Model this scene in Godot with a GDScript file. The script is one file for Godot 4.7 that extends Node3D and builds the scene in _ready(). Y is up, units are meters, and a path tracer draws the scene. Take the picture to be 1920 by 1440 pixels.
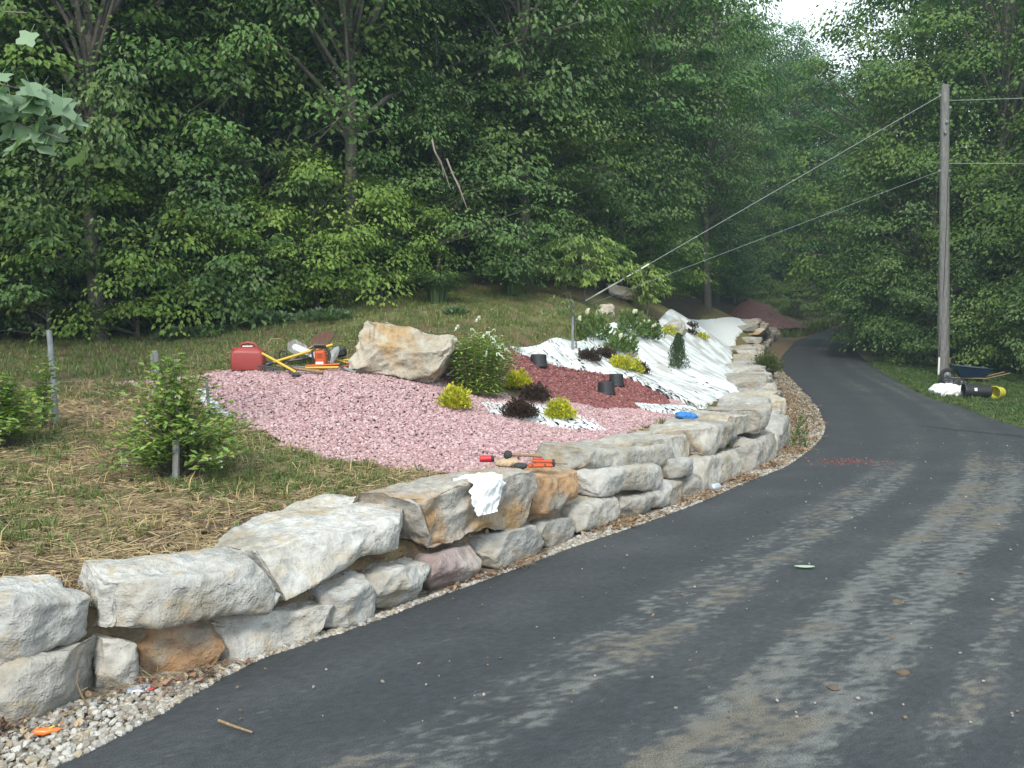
extends Node3D
# A retaining wall of limestone blocks beside a curving driveway, a gravel bed above it and woods behind.
# Plan coordinates: x to the right, d ahead of the camera (z = -d), h up. All in metres.

const WALL := [[-5.2, -1.0], [-3.0, 2.0], [-2.01, 3.36], [-1.62, 3.7], [-1.28, 3.95], [-0.88, 4.32], [-0.43, 4.96], [0.27, 5.94], [0.51, 6.38], [1.2, 7.16], [2.39, 8.9], [3.18, 10.3], [3.99, 12.76], [5.06, 17.04], [6.11, 21.24], [7.39, 26.28], [9.71, 33.16], [11.73, 38.36], [15.4, 45.0], [19.5, 52.0], [30.0, 66.0], [60.0, 100.0]]
const ROAD_LEFT := [[-9.0, -6.0], [-4.1, 0.0], [-1.64, 3.04], [-1.16, 4.08], [-0.74, 4.6], [-0.19, 5.26], [0.37, 5.98], [0.99, 6.7], [1.55, 7.44], [2.27, 8.46], [2.81, 9.2], [3.32, 10.1], [3.91, 11.26], [4.51, 12.76], [4.93, 14.08], [5.37, 15.66], [6.38, 19.88], [7.41, 24.42], [8.3, 27.28], [9.5, 30.64], [12.3, 37.44], [16.3, 44.42], [21.5, 52.0], [32.0, 66.0]]
const ROAD_RIGHT := [[1.0, -6.0], [2.6, 0.0], [4.2, 5.0], [6.3, 9.5], [7.28, 12.48], [7.41, 13.4], [7.77, 15.24], [8.07, 17.24], [9.08, 20.82], [10.04, 24.42], [11.97, 30.64], [12.91, 33.16], [15.2, 38.06], [19.6, 45.16], [25.0, 52.0], [36.0, 66.0]]
# heights of the land above the wall: x, d, h
const LAND := [[0.42, 7.6, 0.36], [1.7, 10.0, 0.42], [-2.67, 8.3, 0.69], [-1.75, 7.2, 0.48], [-0.84, 6.9, 0.42], [-2.89, 9.6, 1.0], [-1.13, 9.3, 0.92], [-2.13, 9.8, 1.03], [-1.29, 8.2, 0.68], [-3.8, 7.3, 0.71], [-2.16, 5.6, 0.49], [-2.3, 4.0, 0.41], [-1.5, 4.9, 0.36], [-0.95, 6.0, 0.39], [-5.06, 11.0, 0.96], [-7.01, 13.5, 1.14], [-5.58, 14.0, 1.21], [-3.37, 14.0, 1.5], [-2.43, 13.0, 1.42], [-0.54, 15.0, 1.72], [0.11, 18.0, 2.13], [0.97, 18.0, 1.97], [0.0, 12.0, 1.16], [0.94, 13.5, 1.14], [2.06, 18.0, 1.54], [4.62, 24.0, 1.6], [7.0, 30.0, 1.52], [8.6, 31.5, 1.27], [2.27, 11.0, 0.38], [4.1, 16.2, 0.38], [6.41, 27.0, 0.66], [1.26, 11.7, 0.57], [0.36, 12.0, 0.91], [-0.35, 9.6, 0.72], [-0.57, 8.8, 0.67], [0.49, 9.3, 0.52], [2.81, 15.0, 0.69], [1.93, 14.5, 0.72],
	[5.3, 21.2, 0.44], [3.2, 12.9, 0.38], [9.3, 34.0, 0.95], [10.6, 37.5, 1.08], [8.5, 36.0, 1.3], [-12.0, 10.0, 1.2], [-12.0, 16.0, 2.0], [-9.0, 17.0, 1.6], [-5.0, 18.0, 1.9], [-20.0, 12.0, 4.0], [-20.0, 25.0, 8.0], [-8.0, 25.0, 4.6], [-3.0, 22.0, 3.4], [0.0, 22.0, 2.9], [3.0, 24.0, 2.4], [2.0, 35.0, 6.0], [6.5, 38.0, 3.0], [-10.0, 40.0, 12.0], [7.0, 50.0, 5.0], [14.0, 47.0, 1.6], [-4.0, 0.0, 0.4], [-10.0, 0.0, 0.6], [-4.0, 3.0, 0.45], [-15.0, 3.0, 1.0], [-7.0, 7.0, 0.75], [-40.0, 10.0, 9.0], [-40.0, 45.0, 22.0], [0.0, 60.0, 14.0], [20.0, 60.0, 4.0]]
const BED := [[-3.33, 9.66], [-3.04, 9.66], [-2.55, 9.6], [-2.13, 9.76], [-1.63, 9.7], [-1.13, 9.6], [-0.76, 10.4], [0.0, 11.98], [0.75, 12.4], [1.27, 12.6], [1.78, 12.8], [2.3, 11.9], [2.4, 11.32], [2.1, 10.6], [1.45, 9.5], [0.9, 8.45], [0.47, 7.68], [0.0, 7.02], [-0.45, 6.75], [-0.83, 6.82], [-1.54, 7.02], [-2.0, 7.46], [-2.67, 8.3], [-2.99, 8.74]]
const RED_BED := [[-0.3, 10.9], [-0.05, 11.95], [0.3, 12.3], [0.75, 12.45], [1.29, 12.65], [1.78, 12.85], [2.2, 12.5], [2.1, 11.7], [2.0, 11.4], [1.9, 11.0], [1.5, 10.7], [1.05, 10.2], [0.55, 10.35], [0.2, 10.2], [0.1, 10.55]]

var land_weights := PackedFloat64Array()
var cache := PackedFloat32Array()
const CX0 := -9.0
const CD0 := 1.0
const CSTEP := 0.2
const CNX := 106
const CND := 206
var names := {}
var M := {}
var big := FastNoiseLite.new()
var fine := FastNoiseLite.new()
var ridge := FastNoiseLite.new()
var plates := FastNoiseLite.new()

func _ready() -> void:
	# --- camera, sky, sun, exposure
	var cam := Camera3D.new()
	cam.name = "camera"
	cam.fov = 46.98
	cam.near = 0.05
	cam.far = 400.0
	cam.position = Vector3(0, 1.6, 0)
	cam.rotation_degrees = Vector3(-4.35, 0, 0)
	add_child(cam)
	cam.current = true
	var sky_material := ProceduralSkyMaterial.new()
	sky_material.sky_top_color = Color(0.86, 0.92, 0.95)
	sky_material.sky_horizon_color = Color(0.95, 0.98, 1.0)
	sky_material.sky_curve = 0.2
	sky_material.ground_bottom_color = Color(0.25, 0.28, 0.24)
	sky_material.ground_horizon_color = Color(0.5, 0.55, 0.52)
	sky_material.sun_angle_max = 1.0
	var sky := Sky.new()
	sky.sky_material = sky_material
	var env := Environment.new()
	env.background_mode = Environment.BG_SKY
	env.sky = sky
	env.background_energy_multiplier = 0.9
	env.tonemap_mode = Environment.TONE_MAPPER_LINEAR
	env.tonemap_exposure = 2.5
	env.sdfgi_enabled = true
	env.ssao_enabled = true
	env.ssil_enabled = true
	env.fog_enabled = true
	env.fog_density = 0.0013
	env.fog_light_color = Color(0.80, 0.92, 1.0)
	var we := WorldEnvironment.new()
	we.name = "environment"
	we.environment = env
	add_child(we)
	var sun := DirectionalLight3D.new()
	sun.name = "sun"
	sun.light_energy = 0.5
	sun.light_angular_distance = 14.0
	sun.light_color = Color(1.0, 0.97, 0.92)
	sun.shadow_enabled = true
	add_child(sun)
	sun.look_at_from_position(Vector3(-2.2, 8.5, 8.8), Vector3.ZERO)
	# --- the place
	var t0 := Time.get_ticks_msec()
	setup()
	print("setup ", Time.get_ticks_msec() - t0)
	build_ground()
	build_driveway()
	print("ground ", Time.get_ticks_msec() - t0)
	build_wall()
	print("wall ", Time.get_ticks_msec() - t0)
	build_gravel()
	build_fabric()
	print("beds ", Time.get_ticks_msec() - t0)
	build_woods()
	print("woods ", Time.get_ticks_msec() - t0)
	build_bed_plants()
	build_lawn_plants()
	build_ground_cover()
	print("plants ", Time.get_ticks_msec() - t0)
	build_rocks_and_pots()
	build_tools()
	build_wall_items()
	build_pole()
	build_roadside()
	build_litter()
	print("all ", Time.get_ticks_msec() - t0)

# ------------------------------------------------------------------ helpers

class MB:
	var v := PackedVector3Array()
	var c := PackedColorArray()
	var u := PackedVector2Array()
	var u2 := PackedVector2Array()
	var i := PackedInt32Array()

	func tri(a: Vector3, b: Vector3, d: Vector3, out: Vector3) -> void:
		var k := v.size()
		v.append(a)
		v.append(b)
		v.append(d)
		if (d - a).cross(b - a).dot(out) >= 0.0:
			i.append_array([k, k + 1, k + 2])
		else:
			i.append_array([k, k + 2, k + 1])

	func quad(a: Vector3, b: Vector3, d: Vector3, e: Vector3, out: Vector3) -> void:
		tri(a, b, d, out)
		tri(a, d, e, out)

	func chamfer(at: Vector3, size: Vector3, basis := Basis(), b := 0.01) -> void:
		var h := size * 0.5
		b = minf(b, minf(h.x, minf(h.y, h.z)) * 0.9)
		var p := func(s: Vector3, axis: int) -> Vector3:
			var q := Vector3(s.x * (h.x - b), s.y * (h.y - b), s.z * (h.z - b))
			q[axis] = s[axis] * h[axis]
			return at + basis * q
		for axis in 3:
			var e1 := (axis + 1) % 3
			var e2 := (axis + 2) % 3
			for sg in [-1.0, 1.0]:
				var out := Vector3.ZERO
				out[axis] = sg
				var cs := []
				for w in [[-1.0, -1.0], [1.0, -1.0], [1.0, 1.0], [-1.0, 1.0]]:
					var s := Vector3.ZERO
					s[axis] = sg
					s[e1] = w[0]
					s[e2] = w[1]
					cs.append(p.call(s, axis))
				quad(cs[0], cs[1], cs[2], cs[3], basis * out)
			for s1 in [-1.0, 1.0]:
				for s2 in [-1.0, 1.0]:
					var a := Vector3.ZERO
					a[e1] = s1
					a[e2] = s2
					var lo := a
					lo[axis] = -1.0
					var hi := a
					hi[axis] = 1.0
					quad(p.call(lo, e1), p.call(hi, e1), p.call(hi, e2), p.call(lo, e2), basis * a)
		for sx in [-1.0, 1.0]:
			for sy in [-1.0, 1.0]:
				for sz in [-1.0, 1.0]:
					var s := Vector3(sx, sy, sz)
					tri(p.call(s, 0), p.call(s, 1), p.call(s, 2), basis * s)

	func tube(pts: Array, radii: Array, sides := 8, caps := true) -> void:
		var k0 := v.size()
		var n := pts.size()
		var side := Vector3.ZERO
		for j in n:
			var dir: Vector3 = (pts[mini(j + 1, n - 1)] - pts[maxi(j - 1, 0)]).normalized()
			if j == 0:
				side = dir.cross(Vector3.UP if absf(dir.y) < 0.9 else Vector3.RIGHT).normalized()
			else:
				side = (side - dir * side.dot(dir)).normalized()
			var up := dir.cross(side)
			for s in sides:
				var a := TAU * s / sides
				v.append(pts[j] + (side * cos(a) + up * sin(a)) * radii[mini(j, radii.size() - 1)])
		for j in n - 1:
			for s in sides:
				var a := k0 + j * sides + s
				var b := k0 + j * sides + (s + 1) % sides
				i.append_array([a, b, b + sides, a, b + sides, a + sides])
		if caps:
			for e in [0, n - 1]:
				var m := v.size()
				v.append(pts[e])
				for s in sides:
					var a: int = k0 + e * sides + s
					var b: int = k0 + e * sides + (s + 1) % sides
					i.append_array([m, b, a] if e == 0 else [m, a, b])

	func lathe(profile: Array, sides := 20, at := Vector3.ZERO, basis := Basis()) -> void:
		var k0 := v.size()
		for p in profile:
			for s in sides:
				var a := TAU * s / sides
				v.append(at + basis * Vector3(cos(a) * p[0], p[1], sin(a) * p[0]))
		for j in profile.size() - 1:
			for s in sides:
				var a := k0 + j * sides + s
				var b := k0 + j * sides + (s + 1) % sides
				i.append_array([a, b + sides, b, a, a + sides, b + sides])

	func leaf(p: Vector3, dir: Vector3, nrm: Vector3, length: float, width: float, col: Color) -> void:
		var side := dir.cross(nrm).normalized() * width * 0.5
		var k := v.size()
		var mid := p + dir * (length * 0.45) - nrm * (width * 0.12)
		v.append(p)
		v.append(mid + side + nrm * (width * 0.22))
		v.append(p + dir * length - nrm * (length * 0.12))
		v.append(mid - side + nrm * (width * 0.22))
		c.append(col)
		c.append(col)
		c.append(col)
		c.append(col)
		i.append(k)
		i.append(k + 1)
		i.append(k + 2)
		i.append(k)
		i.append(k + 2)
		i.append(k + 3)

	func paint(col: Color) -> void:
		while c.size() < v.size():
			c.append(col)

	func mesh(smooth := false) -> ArrayMesh:
		var arrays := []
		arrays.resize(Mesh.ARRAY_MAX)
		arrays[Mesh.ARRAY_VERTEX] = v
		arrays[Mesh.ARRAY_INDEX] = i
		if smooth:
			var n := PackedVector3Array()
			n.resize(v.size())
			for k in range(0, i.size(), 3):
				var a := v[i[k]]
				var f := (v[i[k + 2]] - a).cross(v[i[k + 1]] - a)
				n[i[k]] += f
				n[i[k + 1]] += f
				n[i[k + 2]] += f
			for k in n.size():
				n[k] = n[k].normalized() if n[k].length_squared() > 1e-20 else Vector3.UP
			arrays[Mesh.ARRAY_NORMAL] = n
		if c.size() == v.size():
			arrays[Mesh.ARRAY_COLOR] = c
		if u.size() == v.size():
			arrays[Mesh.ARRAY_TEX_UV] = u
		if u2.size() == v.size():
			arrays[Mesh.ARRAY_TEX_UV2] = u2
		var m := ArrayMesh.new()
		m.add_surface_from_arrays(Mesh.PRIMITIVE_TRIANGLES, arrays)
		return m

func lin(r: float, g: float, b: float) -> Color:
	return Color(r, g, b).linear_to_srgb()

func V(x: float, d: float, h: float) -> Vector3:
	return Vector3(x, h, -d)

func numbered(called: String) -> String:
	var k: int = names.get(called, 0)
	names[called] = k + 1
	return called if k == 0 else "%s_%03d" % [called, k]

func tag(o: Node3D, label: String, category: String, group := "", kind := "") -> Node3D:
	if label:
		o.set_meta("label", label)
	if category:
		o.set_meta("category", category)
	if group:
		o.set_meta("group", group)
	if kind:
		o.set_meta("kind", kind)
	return o

func thing(called: String, label: String, category: String, at := Vector3.ZERO, turn := 0.0, group := "") -> Node3D:
	var o := Node3D.new()
	o.name = numbered(called)
	add_child(o)
	o.position = at
	o.rotation.y = turn
	return tag(o, label, category, group)

func part(called: String, mesh: Mesh, material: Material, parent: Node3D, at := Vector3.ZERO) -> MeshInstance3D:
	var o := MeshInstance3D.new()
	o.name = called if parent != self else numbered(called)
	o.mesh = mesh
	o.material_override = material
	o.position = at
	parent.add_child(o, true)
	return o

func single(called: String, mesh: Mesh, material: Material, label: String, category: String, at := Vector3.ZERO, group := "") -> MeshInstance3D:
	var o := part(called, mesh, material, self, at)
	tag(o, label, category, group)
	return o

func many(called: String, mesh: Mesh, material: Material, places: Array, colours: Array, parent: Node3D, label := "", category := "") -> MultiMeshInstance3D:
	var mm := MultiMesh.new()
	mm.transform_format = MultiMesh.TRANSFORM_3D
	mm.use_colors = true
	mm.mesh = mesh
	mm.instance_count = places.size()
	for k in places.size():
		mm.set_instance_transform(k, places[k])
		mm.set_instance_color(k, colours[k])
	var o := MultiMeshInstance3D.new()
	o.name = called if parent != self else numbered(called)
	o.multimesh = mm
	o.material_override = material
	parent.add_child(o, true)
	tag(o, label, category, "", "stuff")
	return o

func along(line: Array, d: float) -> float:
	var n := line.size()
	if d <= line[0][1]:
		return line[0][0]
	if d >= line[n - 1][1]:
		return line[n - 1][0]
	var k := 0
	while line[k + 1][1] < d:
		k += 1
	var d0: float = line[k][1]
	var d1: float = line[k + 1][1]
	var x0: float = line[k][0]
	var x1: float = line[k + 1][0]
	var w := d1 - d0
	var s := (x1 - x0) / w
	var m0: float = s if k == 0 else 0.5 * (s + (x0 - line[k - 1][0]) / (d0 - line[k - 1][1]))
	var m1: float = s if k + 2 >= n else 0.5 * (s + (line[k + 2][0] - x1) / (line[k + 2][1] - d1))
	var t := (d - d0) / w
	return x0 + (x1 - x0) * t * t * (3.0 - 2.0 * t) + w * t * (1.0 - t) * ((1.0 - t) * m0 - t * m1)

func road_height(d: float) -> float:
	if d < 10.0:
		return 0.0
	return 0.0009 * (d - 10.0) * (d - 10.0) if d < 48.0 else 1.2996 + 0.0684 * (d - 48.0)

func solve_land() -> void:
	var n := LAND.size()
	var m := n + 3
	var a := []
	for r in m:
		var row := PackedFloat64Array()
		row.resize(m + 1)
		a.append(row)
	for r in n:
		for s in n:
			var dx: float = LAND[r][0] - LAND[s][0]
			var dd: float = LAND[r][1] - LAND[s][1]
			var r2 := dx * dx + dd * dd
			a[r][s] = 0.5 * r2 * log(maxf(r2, 1e-12)) + (0.05 if r == s else 0.0)
		a[r][n] = 1.0
		a[r][n + 1] = LAND[r][0]
		a[r][n + 2] = LAND[r][1]
		a[n][r] = 1.0
		a[n + 1][r] = LAND[r][0]
		a[n + 2][r] = LAND[r][1]
		a[r][m] = LAND[r][2]
	for k in m:
		var best := k
		for r in range(k + 1, m):
			if absf(a[r][k]) > absf(a[best][k]):
				best = r
		var swap = a[k]
		a[k] = a[best]
		a[best] = swap
		var rk: PackedFloat64Array = a[k]
		for r in range(k + 1, m):
			var rr: PackedFloat64Array = a[r]
			var f := rr[k] / rk[k]
			if f == 0.0:
				continue
			for s in range(k, m + 1):
				rr[s] -= f * rk[s]
			a[r] = rr
	land_weights.resize(m)
	for k in range(m - 1, -1, -1):
		var sum: float = a[k][m]
		for s in range(k + 1, m):
			sum -= a[k][s] * land_weights[s]
		land_weights[k] = sum / a[k][k]

func land_exact(x: float, d: float) -> float:
	var n := LAND.size()
	var h := land_weights[n] + land_weights[n + 1] * x + land_weights[n + 2] * d
	for k in n:
		var dx: float = LAND[k][0] - x
		var dd: float = LAND[k][1] - d
		var r2 := dx * dx + dd * dd
		if r2 > 1e-9:
			h += land_weights[k] * 0.5 * r2 * log(r2)
	if d > 36.0:
		var s := along(WALL, d) - x
		h = lerpf(h, lerpf(road_height(d), h, smoothstep(0.0, 3.5, s)), smoothstep(36.0, 39.0, d))
	return h

func land(x: float, d: float) -> float:
	var fx := (x - CX0) / CSTEP
	var fd := (d - CD0) / CSTEP
	if fx < 0.0 or fd < 0.0 or fx >= CNX - 1 or fd >= CND - 1:
		return land_exact(x, d)
	var ix := int(fx)
	var id := int(fd)
	fx -= ix
	fd -= id
	var k := id * CNX + ix
	return lerpf(lerpf(cache[k], cache[k + 1], fx), lerpf(cache[k + CNX], cache[k + CNX + 1], fx), fd)

func ground_height(x: float, d: float) -> float:
	return land(x, d) if x < along(WALL, d) - 0.25 else road_height(d)

func on(x: float, d: float, lift := 0.0) -> Vector3:
	return Vector3(x, ground_height(x, d) + lift, -d)

func inside(poly: Array, x: float, d: float) -> bool:
	var yes := false
	var j := poly.size() - 1
	for k in poly.size():
		if (poly[k][1] > d) != (poly[j][1] > d) and x < (poly[j][0] - poly[k][0]) * (d - poly[k][1]) / (poly[j][1] - poly[k][1]) + poly[k][0]:
			yes = not yes
		j = k
	return yes

func bytes_of(seed_: int, freq: float, octaves: int, size: int, kind := FastNoiseLite.TYPE_SIMPLEX_SMOOTH, ridged := false) -> PackedByteArray:
	var n := FastNoiseLite.new()
	n.seed = seed_
	n.frequency = freq
	n.noise_type = kind
	n.fractal_octaves = octaves
	n.fractal_type = FastNoiseLite.FRACTAL_RIDGED if ridged else FastNoiseLite.FRACTAL_FBM
	var im := n.get_seamless_image(size, size)
	im.convert(Image.FORMAT_L8)
	return im.get_data()

func picture(w: int, h: int, data: PackedByteArray, grey := false) -> ImageTexture:
	return ImageTexture.create_from_image(Image.create_from_data(w, h, false, Image.FORMAT_L8 if grey else Image.FORMAT_RGB8, data))

func mixed(a: PackedByteArray, b: PackedByteArray, size: int, low: Color, high: Color, other: Color, other_from: float) -> ImageTexture:
	# colours given as linear values; noise a runs low to high, noise b above other_from lays the other colour over
	var out := PackedByteArray()
	out.resize(size * size * 3)
	for k in size * size:
		var col := low.lerp(high, a[k] / 255.0)
		var t := clampf((b[k] / 255.0 - other_from) * 6.0, 0.0, 1.0)
		col = col.lerp(other, t).linear_to_srgb()
		out[k * 3] = int(clampf(col.r, 0, 1) * 255.0)
		out[k * 3 + 1] = int(clampf(col.g, 0, 1) * 255.0)
		out[k * 3 + 2] = int(clampf(col.b, 0, 1) * 255.0)
	return picture(size, size, out)

func mat(called: String, col: Color, rough := 0.8, tex: Texture2D = null, scale := 1.0, tinted := false, bump: Texture2D = null, bump_cm := 0.0, world := false) -> StandardMaterial3D:
	var m := StandardMaterial3D.new()
	m.resource_name = called
	m.albedo_color = col
	m.roughness = rough
	m.vertex_color_use_as_albedo = tinted
	if tex or bump:
		m.uv1_triplanar = true
		m.uv1_world_triplanar = world
		m.uv1_scale = Vector3.ONE * scale
		m.albedo_texture = tex
	if bump:
		m.heightmap_enabled = true
		m.heightmap_texture = bump
		m.heightmap_scale = bump_cm
	M[called] = m
	return m

func leaf_mat(called: String, tint: Color, rough := 0.5, through := 0.7) -> StandardMaterial3D:
	var m := mat(called, tint, rough, null, 1.0, true)
	m.backlight_enabled = true
	m.backlight = Color(through * 0.85, through, through * 0.5)
	return m

func setup() -> void:
	big.seed = 3
	big.frequency = 0.9
	big.fractal_octaves = 3
	fine.seed = 11
	fine.frequency = 5.0
	fine.fractal_octaves = 3
	ridge.seed = 23
	ridge.frequency = 1.6
	ridge.fractal_type = FastNoiseLite.FRACTAL_RIDGED
	ridge.fractal_octaves = 4
	plates.seed = 29
	plates.noise_type = FastNoiseLite.TYPE_CELLULAR
	plates.frequency = 5.0
	plates.cellular_return_type = FastNoiseLite.RETURN_CELL_VALUE
	plates.cellular_jitter = 1.0
	plates.domain_warp_enabled = false
	solve_land()
	cache.resize(CNX * CND)
	for b in CND:
		for a in CNX:
			cache[b * CNX + a] = land_exact(CX0 + a * CSTEP, CD0 + b * CSTEP)
	# --- materials
	var na := bytes_of(1, 0.02, 5, 512)
	var nb := bytes_of(2, 0.012, 4, 512)
	var nc := bytes_of(3, 0.05, 4, 512)
	var nr := bytes_of(4, 0.016, 5, 512, FastNoiseLite.TYPE_SIMPLEX_SMOOTH, true)
	var nf := bytes_of(5, 0.16, 3, 512)
	var crack := PackedByteArray()
	crack.resize(512 * 512)
	for k in 512 * 512:
		crack[k] = int(clampf(0.50 * na[k] + 0.32 * nc[k] + 0.18 * nf[k] - maxf(0.0, nr[k] - 222.0) * 4.0, 0, 255))
	M["rock_relief"] = picture(512, 512, crack, true)
	mat("stone", Color.WHITE, 0.9, mixed(crack, nb, 512, Color(0.30, 0.29, 0.27), Color(1.28, 1.27, 1.25), Color(0.80, 0.68, 0.52), 0.61), 0.9, true, M["rock_relief"], 2.2)
	mat("pebble", Color.WHITE, 0.85, mixed(nf, nc, 512, Color(0.7, 0.7, 0.7), Color(1.1, 1.1, 1.1), Color(0.8, 0.76, 0.7), 0.6), 6.0, true)
	mat("soil", Color.WHITE, 0.95, mixed(nf, nc, 512, Color(0.45, 0.44, 0.42), Color(1.35, 1.3, 1.2), Color(0.75, 0.72, 0.62), 0.58), 0.55, true, picture(512, 512, nc, true), 4.0, true)
	mat("bark", Color.WHITE, 0.95, mixed(nr, nc, 512, Color(0.17, 0.15, 0.13), Color(0.09, 0.075, 0.062), Color(0.20, 0.20, 0.17), 0.6), 1.2, false, M["rock_relief"], 3.0)
	mat("dead_wood", lin(0.22, 0.19, 0.16), 0.9)
	var grain := PackedByteArray()
	grain.resize(256 * 256)
	for y in 256:
		for x in 256:
			grain[y * 256 + x] = int(115.0 + 0.30 * na[(y / 6) * 512 + x * 2] + 0.25 * nf[(y / 10) * 512 + x])
	M["grain"] = picture(256, 256, grain, true)
	mat("old_wood", lin(0.34, 0.345, 0.335), 0.9, M["grain"], 1.5, false, M["grain"], 0.6)
	mat("grey_board", lin(0.42, 0.42, 0.40), 0.9, M["grain"], 2.0)
	mat("fabric", Color.WHITE, 0.7, mixed(nf, na, 512, Color(0.90, 0.91, 0.92), Color(1.0, 1.0, 1.0), Color(0.92, 0.92, 0.92), 0.7), 1.6, true, picture(512, 512, nf, true), 0.3, true)
	M["fabric"].backlight_enabled = true
	M["fabric"].backlight = Color(0.2, 0.2, 0.2)
	leaf_mat("leaf", Color.WHITE, 0.5, 0.8)
	leaf_mat("grass_blade", Color.WHITE, 0.6, 0.7)
	leaf_mat("dry_leaf", Color.WHITE, 0.8, 0.4)
	mat("petal", lin(0.42, 0.44, 0.30), 0.6)
	mat("black_plastic", lin(0.02, 0.021, 0.024), 0.45)
	mat("dark_steel", lin(0.09, 0.09, 0.095), 0.5)
	M["dark_steel"].metallic = 0.5
	mat("steel", lin(0.42, 0.43, 0.44), 0.42)
	M["steel"].metallic = 0.75
	mat("galvanised", lin(0.36, 0.40, 0.43), 0.55, M["grain"], 3.0)
	mat("rust", lin(0.17, 0.09, 0.055), 0.9, M["grain"], 4.0)
	mat("yellow_paint", lin(0.55, 0.36, 0.04), 0.5, M["grain"], 6.0)
	M["yellow_paint"].albedo_texture = null
	mat("orange_plastic", lin(0.48, 0.075, 0.015), 0.45)
	mat("red_plastic", lin(0.28, 0.038, 0.034), 0.5, mixed(nc, na, 512, Color(0.75, 0.72, 0.7), Color(1.08, 1.1, 1.1), Color(1.0, 1.25, 1.2), 0.66), 2.2)
	mat("red_paint", lin(0.45, 0.02, 0.03), 0.45)
	mat("tan_wood", lin(0.42, 0.29, 0.16), 0.7, M["grain"], 5.0)
	mat("tan_leather", lin(0.40, 0.30, 0.19), 0.85)
	mat("white_plastic", lin(0.78, 0.80, 0.80), 0.4)
	mat("blue_cloth", lin(0.03, 0.16, 0.42), 0.75)
	mat("blue_plastic", lin(0.010, 0.026, 0.055), 0.45)
	mat("lime", lin(0.28, 0.62, 0.08), 0.6)
	mat("yellow_plastic", lin(0.50, 0.46, 0.05), 0.55)
	mat("foil", lin(0.6, 0.66, 0.75), 0.3)
	M["foil"].metallic = 0.6
	mat("foil_orange", lin(0.75, 0.16, 0.03), 0.35)
	mat("cable", lin(0.30, 0.33, 0.34), 0.5)
	mat("cable_guard", lin(0.62, 0.64, 0.58), 0.6)
	mat("black_rubber", lin(0.03, 0.03, 0.032), 0.8)
	mat("white_print", lin(0.75, 0.76, 0.76), 0.6)

# ------------------------------------------------------------------ ground, driveway, wall
const WOODS_EDGE := [[13.0, -14.0], [12.5, -12.0], [14.0, -9.0], [15.0, -6.0], [15.6, -4.0], [16.6, -2.0], [18.6, 0.0], [21.0, 2.0], [25.0, 4.5], [31.0, 7.0], [38.0, 9.5], [48.0, 14.0]]

func ground_colour(x: float, d: float, upper: bool) -> Color:
	var n1 := big.get_noise_2d(x * 1.3, d * 1.3)
	var n2 := big.get_noise_2d(x * 0.45 + 40.0, d * 0.45)
	var n3 := fine.get_noise_2d(x, d)
	var soil := Color(0.125, 0.085, 0.052)
	var straw := Color(0.235, 0.18, 0.095)
	var green := Color(0.075, 0.115, 0.030)
	var litter := Color(0.055, 0.042, 0.028)
	var c := soil
	if upper:
		c = soil.lerp(straw, clampf(0.35 + n1 * 1.1 + n3 * 0.5, 0.0, 1.0))
		c = c.lerp(green, clampf(0.18 + n2 * 1.8 + n3 * 0.6, 0.0, 0.8))
		# freshly scraped earth in front of the trees, and the scuffed bank beyond the bed
		var scraped := smoothstep(9.8, 11.2, d + n2 * 1.2) * (1.0 - smoothstep(12.8, 14.6, d + x * 0.12 + n1 * 1.5)) * smoothstep(-9.0, -6.0, x)
		c = c.lerp(Color(0.155, 0.092, 0.058).lerp(Color(0.10, 0.065, 0.04), clampf(0.5 + n3, 0, 1)), clampf(scraped * (0.85 + n1 * 0.6), 0.0, 0.95))
		if d > 12.5 and x > -3.0:
			var bank := Color(0.16, 0.165, 0.055).lerp(Color(0.17, 0.115, 0.07), clampf(0.28 + n1 * 1.4, 0.0, 1.0))
			c = c.lerp(bank, smoothstep(12.5, 14.0, d))
		var edge := along(WOODS_EDGE, x)
		c = c.lerp(litter.lerp(soil, clampf(n1, 0, 0.6)), smoothstep(-0.6, 0.8, d - edge + n1 * 0.8))
	else:
		var left := along(ROAD_LEFT, d)
		var right := along(ROAD_RIGHT, d)
		if x < left + 0.6:
			c = Color(0.20, 0.165, 0.125).lerp(Color(0.33, 0.30, 0.26), clampf(0.4 + n3 * 1.2, 0.0, 1.0))
			if d > 10.0:
				c = c.lerp(Color(0.17, 0.125, 0.075).lerp(Color(0.10, 0.10, 0.04), clampf(n1, 0, 1)), smoothstep(10.0, 13.0, d))
		else:
			c = Color(0.055, 0.095, 0.022).lerp(Color(0.10, 0.12, 0.04), clampf(0.3 + n1, 0.0, 1.0))
			c = c.lerp(litter, smoothstep(2.6, 3.6, x - right + n1))
			if d > 26.0:
				c = c.lerp(Color(0.26, 0.23, 0.19), smoothstep(26.0, 28.0, d) * (1.0 - smoothstep(1.2, 2.2, x - right)))
			if d > 38.0:
				c = c.lerp(Color(0.14, 0.13, 0.05), smoothstep(38.0, 42.0, d) * 0.7)
	return c

func steps(pairs: Array) -> Array:
	var out := []
	for p in pairs:
		var x: float = p[0]
		while x < p[1] - 1e-4:
			out.append(x)
			x += p[2]
	return out

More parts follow.
